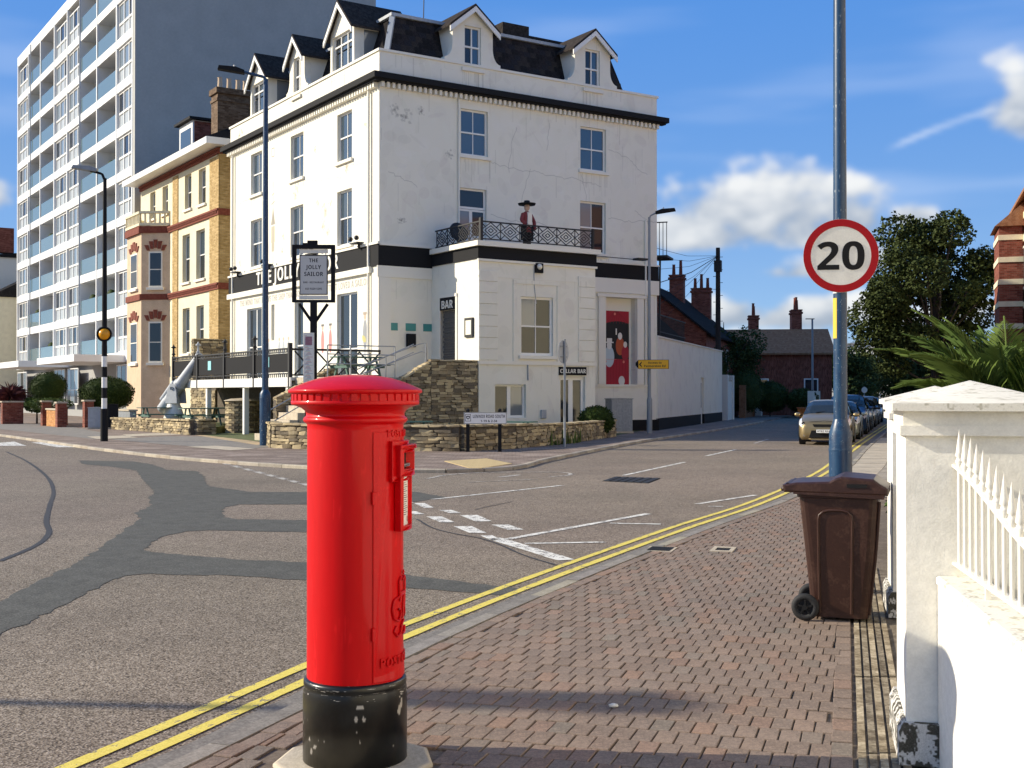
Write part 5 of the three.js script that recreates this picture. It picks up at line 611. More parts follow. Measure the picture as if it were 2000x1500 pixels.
{ // street name plate
  const t = thing('street_name_plate', 'white street name plate on black posts reading LENNOX ROAD SOUTH', 'sign', [-0.77, 0, -34.65], 0.04);
  const bd = canvasTex(768, 208, (k, w, h) => { k.fillStyle = '#e9e8e4'; k.fillRect(0, 0, w, h); k.strokeStyle = '#222'; k.lineWidth = 8; k.strokeRect(4, 4, w - 8, h - 8); k.fillStyle = '#1c1c1e'; k.font = 'bold 82px sans-serif'; k.textAlign = 'center'; k.fillText('LENNOX ROAD SOUTH', 450, 98, 590); k.font = 'bold 58px sans-serif'; k.fillText('1-19 & 2-34', 450, 176); k.strokeRect(24, 36, 96, 120); k.fillStyle = '#333'; k.beginPath(); k.moveTo(40, 60); k.lineTo(104, 60); k.lineTo(104, 100); k.quadraticCurveTo(72, 150, 40, 100); k.fill(); k.fillStyle = '#eee'; k.beginPath(); k.arc(72, 92, 15, 0, 7); k.fill(); });
  add('board', bb(-0.62, 0.62, 0.8, 1.14, -0.015, 0.015), M.white, t); add('print', new THREE.PlaneGeometry(1.22, 0.325).translate(0, 0.97, 0.017), mat('#ffffff', 0.55, { map: bd }), t); for (const x of [-0.5, 0.42]) add('post', [bb(x - 0.05, x + 0.05, 0, 1.2, -0.1, -0.018), cyl(0.07, 0.01, 1.2, 1.25, x, -0.06, 8)], M.black, t);
}
{ // turned sign seen from behind, direction sign on the grey lamp
  const t = thing('traffic_sign', 'round grey backed traffic sign on a slim pole by the cellar bar', 'road sign', [1.62, 0, -38.0], 1.05); add('pole', cyl(0.04, 0.04, 0, 3.4, 0, 0.05), M.galv, t); add('disc', new THREE.CylinderGeometry(0.37, 0.37, 0.008, 36).rotateX(Math.PI / 2).translate(0, 3.0, 0), M.grey, t); add('bracket', [bb(-0.2, 0.2, 3.15, 3.19, 0.004, 0.03), bb(-0.2, 0.2, 2.82, 2.86, 0.004, 0.03)], M.galv, t);
  lampColumn('grey galvanised lamp column at the corner of the pub', [5.85, 51.2], 9.2, 0.07, 0.35, 2.9, M.galv, 1.5);
  const s = thing('direction_sign', 'yellow arrow shaped direction sign reading Access to Palmerston Rd', 'road sign', [5.87, 0, -51.05], -0.12);
  add('plate', prism([[-0.62, 2.88], [-0.5, 2.73], [0.78, 2.73], [0.78, 3.12], [-0.5, 3.12], [-0.62, 3.0]], 0.02).translate(0, 0, 0.1), M.black, s);
  const bd = canvasTex(640, 184, (k, w, h) => { k.fillStyle = '#e2aa18'; k.fillRect(0, 0, w, h); k.fillStyle = '#191714'; k.font = 'bold 66px sans-serif'; k.textAlign = 'center'; k.fillText('Access to', 350, 78); k.fillText('Palmerston Rd', 350, 152, 500); k.beginPath(); k.moveTo(8, 92); k.lineTo(72, 28); k.lineTo(72, 60); k.lineTo(44, 92); k.lineTo(72, 124); k.lineTo(72, 156); k.fill(); });
  add('print', new THREE.PlaneGeometry(1.26, 0.36).translate(0.13, 2.925, 0.123), mat('#ffffff', 0.55, { map: bd }), s);
}
{ // cabinets by the pub corner, bush
  const c = (name, label, [x, z], w, h, d, turn, m) => { const t = thing(name, label, 'cabinet', [x, 0, -z], turn); add('plinth', bb(-w / 2 - 0.03, w / 2 + 0.03, 0, 0.08, -d / 2 - 0.03, d / 2 + 0.03), M.concrete, t); for (const s of [-1, 1]) add('door', prism(R4(s > 0 ? 0.006 : -w / 2 + 0.02, s > 0 ? w / 2 - 0.02 : -0.006, 0.12, h - 0.1), 0.01, 0.004).translate(0, 0, d / 2 + 0.001), m, t); add('case', bb(-w / 2, w / 2, 0.08, h - 0.05, -d / 2, d / 2), m, t); add('roof', prism([[-w / 2 - 0.03, h - 0.05], [w / 2 + 0.03, h - 0.05], [w / 2 + 0.03, h - 0.02], [0, h], [-w / 2 - 0.03, h - 0.02]], d + 0.06).translate(0, 0, -d / 2 - 0.03), m, t); };
  c('utility_cabinet', 'grey utility cabinet against the shaded pub front', [4.55, 51.2], 1.1, 1.5, 0.45, 0.55, M.galv); c('utility_cabinet', 'pale grey utility cabinet beside the brick gate posts', [-19.9, 57.6], 0.72, 1.05, 0.42, 0.3, M.grey); c('utility_cabinet', 'dark utility cabinet next to the pale one', [-19.05, 57.4], 0.52, 1.2, 0.4, 0.3, M.black);
  bush('shrub', 'rounded evergreen bush at the cellar bar corner', [3.2, 45.6], [0.78, 0.62, 0.7], 0.05, 3600, 0.09, LEAF.hedge, LEAF.shrub);
  bush('hedge', 'large dark clipped hedge beside the naval gun', [-20.7, 61.5], [1.7, 0.95, 1.5], 0.75, 9000, 0.09, LEAF.hedge, LEAF.hedge2); bush('topiary', 'ball shaped clipped bush before the flats', [-26.2, 68], [1.12, 1.0, 1.12], 1.05, 5200, 0.08, LEAF.hedge, LEAF.hedge2);
}
// belisha beacon column and the tall blue lamp
{
  const t = thing('belisha_beacon', 'banded black and white crossing beacon with amber globe and lamp', 'beacon', [-14.4, 0, -42.5], 0.2);
  add('base', cyl(0.13, 0.13, -0.02, 1.15, 0, 0, 20), M.black, t); for (let i = 0; i < 6; i++) add('band', cyl(0.095, 0.095, 1.15 + i * 0.37, 1.52 + i * 0.37), i % 2 ? M.black : M.frame, t); add('shaft', lathe([[0.09, 3.37], [0.085, 5], [0.06, 9.3]], 16), M.black, t);
  add('globe_shield', new THREE.TorusGeometry(0.235, 0.035, 8, 30).translate(0, 3.78, 0.08), M.black, t); add('globe', new THREE.SphereGeometry(0.21, 24, 18).translate(0, 3.78, 0.02), new THREE.MeshPhysicalMaterial({ color: '#f0a010', roughness: 0.25 }), t);
  add('arm', tube([[0, 9.2, 0], [-0.1, 9.45, 0], [-0.5, 9.55, 0]], 0.045, 8, 8), M.black, t); add('lantern', prism([[-1.1, 9.62], [-0.3, 9.52], [-0.25, 9.6], [-0.5, 9.68], [-1.05, 9.7]], 0.26, 0.015).translate(0, 0, -0.13), M.galv, t);
  const l = lampColumn('tall dark blue lamp column at the pub corner kerb', [-8.0, 39.0], 11.9, 0.105, 0.75, 0.2, bluePaint, 1.75);
}
// ---------------------------------------------------------------- yellow terrace house
const brickTex = (a, b, rep) => mat('#ffffff', 0.9, { map: tex(256, 256, (u, v) => { const r = Math.floor(v * 16), x = (u * 6 + (r % 2) * 0.5) % 1, y = (v * 16) % 1, e = x < 0.05 || y < 0.14, k = (tn((Math.floor(u * 6 + (r % 2) * .5) + .5) / 6 % 1, (r + .5) / 16, 32, 9) - .5) * 46 + (tn(u, v, 64, 4) - .5) * 20; return e ? b.map((q) => q + k * .3) : a.map((q) => q + k); }, { rep: 1 / rep }) });
const yBrick = brickTex([178, 148, 92], [160, 140, 108], 1.3), rBrick = brickTex([128, 62, 44], [120, 96, 80], 1.3), creamM = grainy('#e2d8b8', 0.85, [10, 10, 10], 0.5), buffM = grainy('#cfb596', 0.85, [12, 12, 12], 0.5), redTrim = grainy('#7c3f2e', 0.9, [20, 20, 20], 1.5);
{
  const t = thing('terrace_house', 'tall cream and yellow brick house with canted bay and red bands', 'house', PUB.toArray(), TURN);
  const H3 = [[-24.31, -23.13, 12.04, 14.0], [-21.91, -20.73, 12.0, 13.95], [-31.0, -29.9, 12.3, 13.95], [-28.5, -27.4, 12.3, 13.95]], H2 = [[-24.7, -23.4, 7.95, 10.65], [-22.3, -20.85, 7.95, 10.65]], H1 = [[-24.65, -23.4, 3.95, 6.5], [-22.25, -21, 3.95, 6.5]];
  add('front_wall', wallG(FL, -33.0, -18.9, 0, 14.6, [...H3, ...H2, ...H1]), creamM, t); add('side_wall', bb(0.006, 12, 0, 14.7, -18.9, -18.55), yBrick, t); add('rear_wall', bb(0.4, 12, 0, 14.6, -32.9, -18.95), yBrick, t);
  for (const w of [...H3, ...H2, ...H1]) win(t, FL, ...w, { cols: 1, rows: [0.5], dep: 0.2, g: [M.glass, glassBlue] });
  add('brick_pilaster', [bb(-0.05, -0.003, 0, 14.2, -19.98, -18.55), bb(-0.05, -0.003, 0, 14.2, -26.4, -25.45)], yBrick, t);
  for (const [h, k] of [[14.3, 0.3], [11.08, 0.34], [7.18, 0.34]]) { const g = [bb(-0.1, -0.004, h, h + k, -33, -18.5), bb(-0.1, 6, h, h + k, -18.548, -18.45), bb(-0.16, -0.1, h + k - 0.1, h + k, -33, -18.5)]; for (let i = 0; i < 70; i++) g.push(bb(-0.15, -0.1, h + 0.1, h + 0.22, -18.7 - i * 0.2, -18.8 - i * 0.2)); add('brick_band', g, redTrim, t); }
  add('eave', [bb(-0.95, 12, 14.66, 14.74, -33.6, -17.7), bb(-1.0, -0.95, 14.6, 14.95, -33.6, -17.7), bb(-0.95, 12, 14.6, 14.95, -17.72, -17.66)], M.frame, t);
  const rf = new THREE.BufferGeometry(), c = [[-1, 14.96, -17.7], [12, 14.96, -17.7], [12, 14.96, -33.6], [-1, 14.96, -33.6], [5.5, 18.2, -23], [5.5, 18.2, -29]]; const fp = []; for (const f of [[3, 0, 4], [3, 4, 5], [0, 1, 4], [1, 2, 5], [1, 5, 4], [2, 3, 5]]) for (const i of f) fp.push(...c[i]); rf.setAttribute('position', new THREE.Float32BufferAttribute(fp, 3)); rf.computeVertexNormals(); add('roof', rf, slate[1], t);
  const d = part('dormer', t); add('box', bb(0.6, 5, 15.3, 17.35, -27.2, -24.8), M.frame, d); add('cheek', bb(0.7, 5, 15.4, 17.3, -24.8, -24.77), rBrick, d); add('window', FL(bb(-26.9, -25.1, 15.7, 16.95, -0.6, -0.57)), glassBlue, d); add('flat_roof', bb(0.35, 5.2, 17.36, 17.5, -27.45, -24.55), M.black, d);
  // canted bay
  const by = (z0, z1, o) => [[0, z0], [-o, z0 - 1.1], [-o, z1 + 1.1], [0, z1]], bp = by(-27.0, -32.2, 1.35).map(([x, z]) => [x, -z]);
  add('bay', slab(bp, 0, 11.08), buffM, t);
  const top = slab(bp.map(([x, z]) => [x * 1.08, z]), 11.45, 11.5); add('bay_cornice', [slab(bp.map(([x, z]) => [x * 1.1 - 0.02, z]), 11.08, 11.45), slab(bp.map(([x, z]) => [x * 1.06 - 0.02, z]), 7.18, 7.52), top], redTrim, t);
  const bal = part('balustrade', t), side = (a, b) => { const g = [bar([a[0], 11.6, a[1]], [b[0], 11.6, b[1]], 0.16, 0.14), bar([a[0], 12.3, a[1]], [b[0], 12.3, b[1]], 0.2, 0.14)]; const L = Math.hypot(b[0] - a[0], b[1] - a[1]), n = Math.max(3, Math.round(L / 0.28)); for (let i = 0; i <= n; i++) { const k = i / n; g.push(cyl(0.07, 0.055, 11.62, 12.26, a[0] + (b[0] - a[0]) * k, a[1] + (b[1] - a[1]) * k, 6)); } add('baluster_run', g, creamM, bal); };
  const q = by(-27.05, -32.15, 1.4); for (let i = 0; i < 3; i++) side(q[i], q[i + 1]);
  const wn = (F, a, b, h0, h1) => { const w = part('bay_window', t); add('reveal', F(bb(a, b, h0, h1, 0.004, 0.02)), M.white, w); add('pane', [F(bb(a + 0.09, b - 0.09, h0 + 0.1, (h0 + h1) / 2 - 0.03, 0.021, 0.03)), F(bb(a + 0.09, b - 0.09, (h0 + h1) / 2 + 0.03, h1 - 0.09, 0.021, 0.03))], M.glass, w); add('sill', F(bb(a - 0.1, b + 0.1, h0 - 0.15, h0, 0, 0.14)), M.white, w); const m = (a + b) / 2, hw = (b - a) / 2 + 0.12, g = []; for (let i = 0; i < 5; i++) g.push(F(prism([[m - hw + i * hw * .4 + .02, h1 + 0.06 + (i === 2 ? .16 : i % 4 ? .1 : 0)], [m - hw + (i + 1) * hw * .4 - .02, h1 + 0.06 + (i === 2 ? .16 : i % 4 ? .1 : 0)], [m + (-hw + (i + 1) * hw * .4) * 1.3 - .02, h1 + (i === 2 ? .7 : i % 4 ? .6 : .38)], [m + (-hw + i * hw * .4) * 1.3 + .02, h1 + (i === 2 ? .7 : i % 4 ? .6 : .38)]], 0.05))); add('brick_arch', g, redTrim, w); };
  const FBay = face(-Math.PI / 2, -1.35, 0), ang = Math.atan2(1.35, 1.1), FS = (g) => g.rotateY(-Math.PI / 2 + ang).translate(-0.675, 0, -27.55);
  for (const [h0, h1] of [[7.9, 10.0], [3.5, 5.9]]) { wn(FBay, -30.3, -28.9, h0, h1); wn(FS, -0.42, 0.42, h0, h1); }
  const ch = thing('chimney_stack', 'dark brick chimney stack with clay pots between pub and yellow house', 'chimney', L2W(0.75, -19.5), TURN); ch.position.y = 14.3; const dBrick = brickTex([104, 80, 56], [96, 82, 66], 1.3); add('stack', [bb(-0.7, 1.3, 0, 3.6, -0.5, 0.5), bb(-0.8, 1.4, 3.3, 3.6, -0.6, 0.6), bb(-0.75, 1.35, 2.9, 3.05, -0.55, 0.55)], dBrick, ch); for (const x of [-0.4, 0.1, 0.6, 1.0]) add('pot', lathe([[0.14, 3.6], [0.11, 4.2], [0.14, 4.25]], 10).translate(x, 0, 0), buffM, ch);
}
// ---------------------------------------------------------------- block of flats
{
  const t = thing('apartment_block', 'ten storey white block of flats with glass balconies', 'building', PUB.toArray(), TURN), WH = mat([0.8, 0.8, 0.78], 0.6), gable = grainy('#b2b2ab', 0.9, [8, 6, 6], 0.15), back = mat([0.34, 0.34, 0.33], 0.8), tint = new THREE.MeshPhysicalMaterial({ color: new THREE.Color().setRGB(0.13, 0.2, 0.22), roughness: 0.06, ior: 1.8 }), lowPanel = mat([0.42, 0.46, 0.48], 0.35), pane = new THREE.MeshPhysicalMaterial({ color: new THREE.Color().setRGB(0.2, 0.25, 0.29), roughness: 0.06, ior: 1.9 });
  add('gable_wall', [bb(0.0, 17, 0, 31.7, -34.85, -34.37)], gable, t); add('core', bb(1.6, 17, 0, 31.2, -71.9, -34.9), back, t);
  const cols = [['w', 35.0, 38.6], ['b', 38.9, 43.7], ['b', 44.0, 48.5], ['w', 48.75, 52.6], ['w', 52.95, 57.0], ['b', 57.3, 62.1], ['b', 62.4, 67.0], ['w', 67.25, 71.3]], base = (k) => 4.35 + 2.97 * k;
  for (let k = 0; k <= 9; k++) add('floor_band', bb(0.0, 1.62, base(k) - (k === 9 ? 0.1 : 0.52), base(k) + (k === 9 ? 0.75 : 0.06), -71.88, -34.86), WH, t);
  for (const s of [34.93, 38.75, 43.85, 48.62, 52.78, 57.15, 62.25, 67.12, 71.6]) add('fin', bb(-0.03, 1.6, 4.2, 31.1, -s - 0.09, -s + 0.09), WH, t);
  const fG = {}, wf = (w) => fG[w.toFixed(2)] ??= { fr: merge([FL(bb(0, 0.09, 0, 2.36, -0.1, 0)), FL(bb(w - 0.09, w, 0, 2.36, -0.1, 0)), FL(bb(0.09, w - 0.09, 2.26, 2.36, -0.1, 0)), FL(bb(0.09, w - 0.09, 0, 0.1, -0.1, 0)), FL(bb(0.09, w - 0.09, 0.92, 1.06, -0.1, 0.01)), FL(bb(w / 3 - 0.06, w / 3 + 0.06, 0.1, 2.26, -0.1, 0)), FL(bb(2 * w / 3 - 0.06, 2 * w / 3 + 0.06, 0.1, 2.26, -0.1, 0))]), hi: FL(bb(0.03, w / 3 - 0.03, 1.06, 2.26, -0.08, -0.06)), lo: FL(bb(0.03, w / 3 - 0.03, 0.1, 0.92, -0.08, -0.06)) };
  for (const [kind, a, b] of cols) for (let k = 0; k < 9; k++) {
    const w = b - a;
    if (kind === 'w') { const g = part('window', t), q = wf(w); g.position.set(0.12, base(k) + 0.06, -b); add('frame', q.fr, M.frame, g); for (let i = 0; i < 3; i++) for (const [G, m] of [[q.hi, (i + k) % 4 === 1 ? M.glass : pane], [q.lo, lowPanel]]) { const o = add('pane', G, m, g); o.position.z = w / 3 * i; } }
    else { const g = part('balcony', t); g.position.set(0, base(k) + 0.06, -b); add('balustrade', bb(0.02, 0.05, 0.02, 1.1, 0.06, w - 0.06), tint, g); add('door', bb(1.52, 1.6, 0, 2.2, 0.5, w - 0.8), (k + a | 0) % 3 ? M.glass : pane, g); if ((k * 7 + (a | 0)) % 3 === 0) add('planter', [bb(0.3, 0.7, 0, 0.6, w * 0.3, w * 0.5), new THREE.IcosahedronGeometry(0.42, 1).scale(0.7, 1, 1.1).translate(0.5, 1.1, w * 0.4)], LEAF.hedge, g); }
  }
  for (const z of [-48.66, -66]) add('downpipe', bb(-0.1, -0.03, 4, 31.6, z, z + 0.08), M.grey, t);
  add('canopy', [bb(-3.2, 1, 3.75, 4.2, -47.5, -36.5), bb(-3.6, 1, 3.7, 4.15, -63, -52)], WH, t);
  for (const [a, b] of [[35.2, 38.4], [48.9, 52.4], [53.1, 56.8], [67.3, 71.2]]) win(t, FL, -b, -a, 0.9, 3.6, { cols: 3, rows: [0.4], sill: 0, dep: -0.05, g: [M.glass, pane] }); add('entrance', [bb(0.8, 1.59, 0, 3.6, -46, -42), bb(.8, 1.59, 0, 3.6, -63, -60)], mat([0.16, 0.09, 0.05], 0.6), t); add('ground_wall', bb(0.6, 1.6, 0, 3.8, -71.9, -34.9), back, t);
}
{ // houses beyond the flats
  const h = (name, label, s0, s1, x, H, m, roofH, wins) => { const t = thing(name, label, 'house', PUB.toArray(), TURN); add('wall', bb(x, x + 10, 0, H, -s1, -s0), m, t); const g = prism([[x - 0.4, H], [x + 10.4, H], [x + 5, H + roofH]], s1 - s0 + 0.4).translate(0, 0, -s1 - 0.2); add('roof', g, slate[1], t); for (const [s, y, w, hh] of wins) { const q = part('window', t); add('frame', bb(x - 0.05, x - 0.003, y, y + hh, -s - w / 2, -s + w / 2), M.frame, q); add('pane', bb(x - 0.06, x - 0.051, y + 0.12, y + hh - 0.1, -s - w / 2 + 0.12, -s + w / 2 - 0.12), M.glass, q); } return t; };
  const a = h('villa', 'cream villa with dark windows beyond the flats', 74, 86, -1.5, 10.5, creamM, 3, [[76, 6.3, 1.4, 2.6], [80, 6.3, 1.4, 2.6], [76, 1.5, 1.5, 2.8], [80, 1.5, 1.5, 2.8], [84, 6.3, 1.4, 2.6]]); add('bay', bb(-3, -1.5, 0, 8.5, -82.5, -77.5), M.white, a);
  const b = h('townhouse', 'tall grey rendered house with chimneys at the far left', 87, 100, -1, 15.5, M.white, 0.6, [[90, 11, 1.3, 2.4], [94, 11, 1.3, 2.4]]); add('chimney', [bb(1, 2.6, 16, 18.5, -88.5, -87.2), bb(5, 6.6, 16, 18.5, -88.5, -87.2)], rBrick, b);
}
{ // front gardens of the flats: brick gate posts and walls, cordyline
  const bw = (name, label, [x, z], w, h, d, m, turn = TURN) => { const t = thing(name, label, 'wall', [x, 0, -z], turn); add('brickwork', bb(-w / 2, w / 2, 0, h, -d / 2, d / 2), m, t); add('coping', bb(-w / 2 - 0.05, w / 2 + 0.05, h, h + 0.08, -d / 2 - 0.05, d / 2 + 0.05), M.concrete, t); };
  const oBrick = brickTex([190, 130, 70], [160, 130, 90], 1.3);
  bw('brick_wall', 'orange brick garden wall between two posts before the flats', [-23.6, 62], 0.25, 0.85, 2.3, oBrick); bw('brick_wall', 'long red brick garden wall behind the brick gate posts', [-25.2, 66.2], 0.3, 1.0, 5.2, rBrick); bw('brick_wall', 'grey panelled garden wall beneath the large hedge', [-19.4, 59.6], 0.3, 0.85, 4.6, M.galv);
  bw('gate_post', 'red brick gate post at the left end of the orange wall', [-24.55, 63.4], 0.45, 1.25, 0.45, rBrick); bw('gate_post', 'red brick gate post at the right end of the orange wall', [-22.75, 60.7], 0.45, 1.2, 0.45, rBrick); bw('gate_post', 'red brick gate post farthest along by the purple cordyline', [-28, 67.4], 1.1, 1.2, 0.5, rBrick); bw('gate_post', 'short red brick gate post behind the pale cabinet', [-21.2, 60.2], 0.45, 1.3, 0.45, rBrick);
  const t = thing('cordyline', 'purple spiky cordyline plant before the flats', 'plant', [-28.6, 0, -68.6]); add('trunk', cyl(0.12, 0.1, 0, 1.5, 0, 0, 8), M.bark, t); const pos = []; for (let i = 0; i < 220; i++) { const a = rr(0, 6.28), e = rr(-0.5, 1.5), L = rr(0.7, 1.25), d = V(Math.cos(a) * Math.cos(e), Math.sin(e), Math.sin(a) * Math.cos(e)), s = V(-Math.sin(a), 0, Math.cos(a)).multiplyScalar(0.035), o = V(0, 1.5, 0), m = o.clone().addScaledVector(d, L * 0.6), q = o.clone().addScaledVector(d, L); q.y -= L * 0.22; pos.push(o.x, o.y, o.z, m.x + s.x, m.y, m.z + s.z, q.x, q.y, q.z, o.x, o.y, o.z, q.x, q.y, q.z, m.x - s.x, m.y, m.z - s.z); } const g = new THREE.BufferGeometry(); g.setAttribute('position', new THREE.Float32BufferAttribute(pos, 3)); g.computeVertexNormals(); add('leaves', g, LEAF.cord, t);
  bush('shrub', 'low green bed of plants above the orange brick wall', [-24.6, 64], [0.8, 0.35, 1.4], 0.8, 1500, 0.1, LEAF.shrub, LEAF.palm); bush('shrub', 'green plants beside the purple cordyline', [-27, 68.4], [1.6, 0.5, 0.8], 0.6, 1800, 0.12, LEAF.shrub, LEAF.palm);
}

// ---------------------------------------------------------------- side street: yard wall, houses, pole
const ST = 18.2 * Math.PI / 180, sDir = [Math.sin(ST), Math.cos(ST)];        // direction of the side street
const SR = -ST;                                                              // turn that points local -z along the street
const S2W = (o, a, b = 0) => [o[0] + sDir[0] * a + sDir[1] * b, o[1] + sDir[1] * a - sDir[0] * b];   // a along the street, b to the right
{
  const o = [6.62, 55.2], t = thing('yard_wall', 'white rendered yard wall with black base and a narrow door', 'wall', [o[0], 0, -o[1]], SR);
  add('wall', [bb(-0.3, 0, 0.55, 4.3, -12.5, 0), bb(-0.3, 0, 0.55, 4.3, -20.6, -13.7), bb(-0.3, 0, 2.6, 4.3, -13.7, -12.5)], wR, t); add('base', [bb(-0.3, 0.012, 0, 0.55, -12.5, 0), bb(-0.3, 0.012, 0, 0.55, -20.6, -13.7)], M.black, t); add('coping', bb(-0.36, 0.06, 4.3, 4.36, -20.7, 0), M.white, t); add('pilaster', bb(0, 0.06, 0.55, 4.29, -0.5, -0.02), wR, t);
  const d = part('door', t); add('leaf', bb(-0.2, -0.12, 0, 2.58, -13.66, -12.54), M.white, d); add('glass', bb(-0.119, -0.11, 0.9, 2.3, -13.4, -12.95), glassPale, d); add('handle', bb(-0.12, -0.06, 1.05, 1.1, -12.75, -12.7), M.steel, d);
  const rl = []; for (let i = 0; i < 30; i++) rl.push(bb(-0.2, -0.17, 4.36, 5.4, -0.2 - i * 0.28, -0.17 - i * 0.28)); rl.push(bb(-0.21, -0.16, 5.4, 5.45, -8.6, 0), bb(-0.21, -0.16, 4.6, 4.64, -8.6, 0)); const r = thing('fire_escape_railing', 'black iron railing on top of the white yard wall', 'railing', [o[0], 0, -o[1]], SR); add('bars', rl, M.iron, r);
  const f = thing('fire_escape', 'black iron fire escape landing at the back of the pub', 'fire escape', [o[0] - 0.15, 0, -o[1] - 0.6], SR); add('landing', bb(0, 0.75, 8.0, 8.1, -1.5, 0), M.iron, f); const b = []; for (let i = 0; i < 5; i++) b.push(bb(0.02 + i * 0.17, 0.045 + i * 0.17, 8.1, 9.6, -0.04, 0)); b.push(bb(0, 0.75, 9.6, 9.65, -0.05, 0)); add('bars', b, M.iron, f); add('stringer', [bar([0.35, 8.0, -0.3], [0.3, 4.4, -0.3], 0.08)], M.iron, f);
}
function house(name, label, o, len, dep, H, RH, wall, roofM, { side = -1, wins = [], chim = [], gable = true, turn = SR } = {}) { // o: near street corner [x, distance]; runs len along the street, dep away from it (side -1 left, +1 right)
  const t = thing(name, label, 'house', [o[0], 0, -o[1]], turn), x0 = side < 0 ? -dep : 0, x1 = side < 0 ? 0 : dep, mx = (x0 + x1) / 2;
  if (gable) { add('wall', prism([[x0, 0], [x1, 0], [x1, H], [mx, H + RH], [x0, H]], len).translate(0, 0, -len), wall, t); for (const s of [-1, 1]) { const e = s < 0 ? x0 - 0.35 : x1 + 0.35, ey = H - 0.35 * RH / (dep / 2), q = [[mx, H + RH + 0.02], [e, ey + 0.02], [e, ey + 0.16], [mx, H + RH + 0.18]]; add('roof_slope', prism(s < 0 ? q : q.reverse(), len + 0.5).translate(0, 0, -len - 0.25), roofM, t); } }
  else { add('wall', bb(x0, x1, 0, H, -len, 0), wall, t); const c = [[x0 - .4, H, .4], [x1 + .4, H, .4], [x1 + .4, H, -len - .4], [x0 - .4, H, -len - .4], [mx, H + RH, -dep / 2], [mx, H + RH, -len + dep / 2]], p = []; for (const f of [[3, 0, 4], [3, 4, 5], [0, 1, 4], [1, 2, 5], [1, 5, 4], [2, 3, 5]]) for (const i of f) p.push(...c[i]); const g = new THREE.BufferGeometry(); g.setAttribute('position', new THREE.Float32BufferAttribute(p, 3)); g.computeVertexNormals(); add('roof', g, roofM, t); }
  for (const [f, a, y, w, h] of wins) { const q = part('window', t), F = f === 'g' ? face(0, 0, 0) : side < 0 ? face(Math.PI / 2, 0, 0) : face(-Math.PI / 2, 0, 0), A = f === 'g' ? a : side < 0 ? a : -a; add('frame', F(bb(A - w / 2, A + w / 2, y, y + h, 0.004, 0.05)), M.frame, q); add('pane', F(bb(A - w / 2 + 0.1, A + w / 2 - 0.1, y + 0.1, y + h - 0.1, 0.051, 0.06)), M.glass, q); }
  for (const [cx, cz, top, w, n] of chim) { const c = part('chimney', t); add('stack', [bb(cx - w / 2, cx + w / 2, H, top, -cz - 0.4, -cz + 0.4), bb(cx - w / 2 - 0.08, cx + w / 2 + 0.08, top - 0.35, top - 0.2, -cz - 0.48, -cz + 0.48), bb(cx - w / 2 - 0.05, cx + w / 2 + 0.05, top - 0.1, top, -cz - 0.45, -cz + 0.45)], rBrick, c); for (let i = 0; i < n; i++) add('pot', lathe([[0.13, top], [0.1, top + 0.7 + (i % 2) * 0.3], [0.13, top + 0.75 + (i % 2) * 0.3]], 10).translate(cx - w / 2 + (i + 0.5) * w / n, 0, -cz), redTrim, c); }
  return t;
}
house('brick_house', 'dark gabled brick house directly behind the pub yard wall', S2W([6.62, 55.2], 10, -2.5), 9, 8, 5.2, 3.6, rBrick, slate[1], { wins: [['g', -2.5, 3.2, 1, 1.6]], chim: [[-3.2, 7.5, 10.6, 0.8, 2]] });
house('brick_house', 'brick house with long dark roof and ivy near the telegraph pole', S2W([6.62, 55.2], 22, -1.2), 15, 8, 5.6, 3.2, rBrick, slate[1], { wins: [['g', -4, 3.4, 1.1, 1.6], ['s', 4, 3.3, 1, 1.5], ['s', 9, 3.3, 1, 1.5]], chim: [[-3.5, 9, 10.2, 1, 2], [-2.5, 13.5, 9.6, 1.4, 3]] });
const tileM = grainy('#94694a', 0.95, [24, 22, 24], 0.8, [8, 40, 128]);
house('cottage', 'low house with broad brown tiled roof across the bend', [25.0, 94], 8.2, 8, 4.9, 1.9, rBrick, tileM, { side: 1, turn: Math.PI / 2 - 0.12, wins: [['s', 1.6, 1.3, 1.1, 1.6], ['s', 5.4, 1.3, 1.1, 1.6], ['g', 3.2, 1.2, 1.2, 1.8]], chim: [[5, 2.2, 8.6, 1.7, 4], [5.5, 5.6, 8.2, 1.1, 2]] });
house('brick_house', 'red roofed brick house behind the brown tiled cottage', [21.5, 112], 12, 9, 5.6, 2.6, rBrick, redTrim, { chim: [[-4.5, 2, 10.4, 1.2, 2], [-7, 6, 10, 1, 1]] });
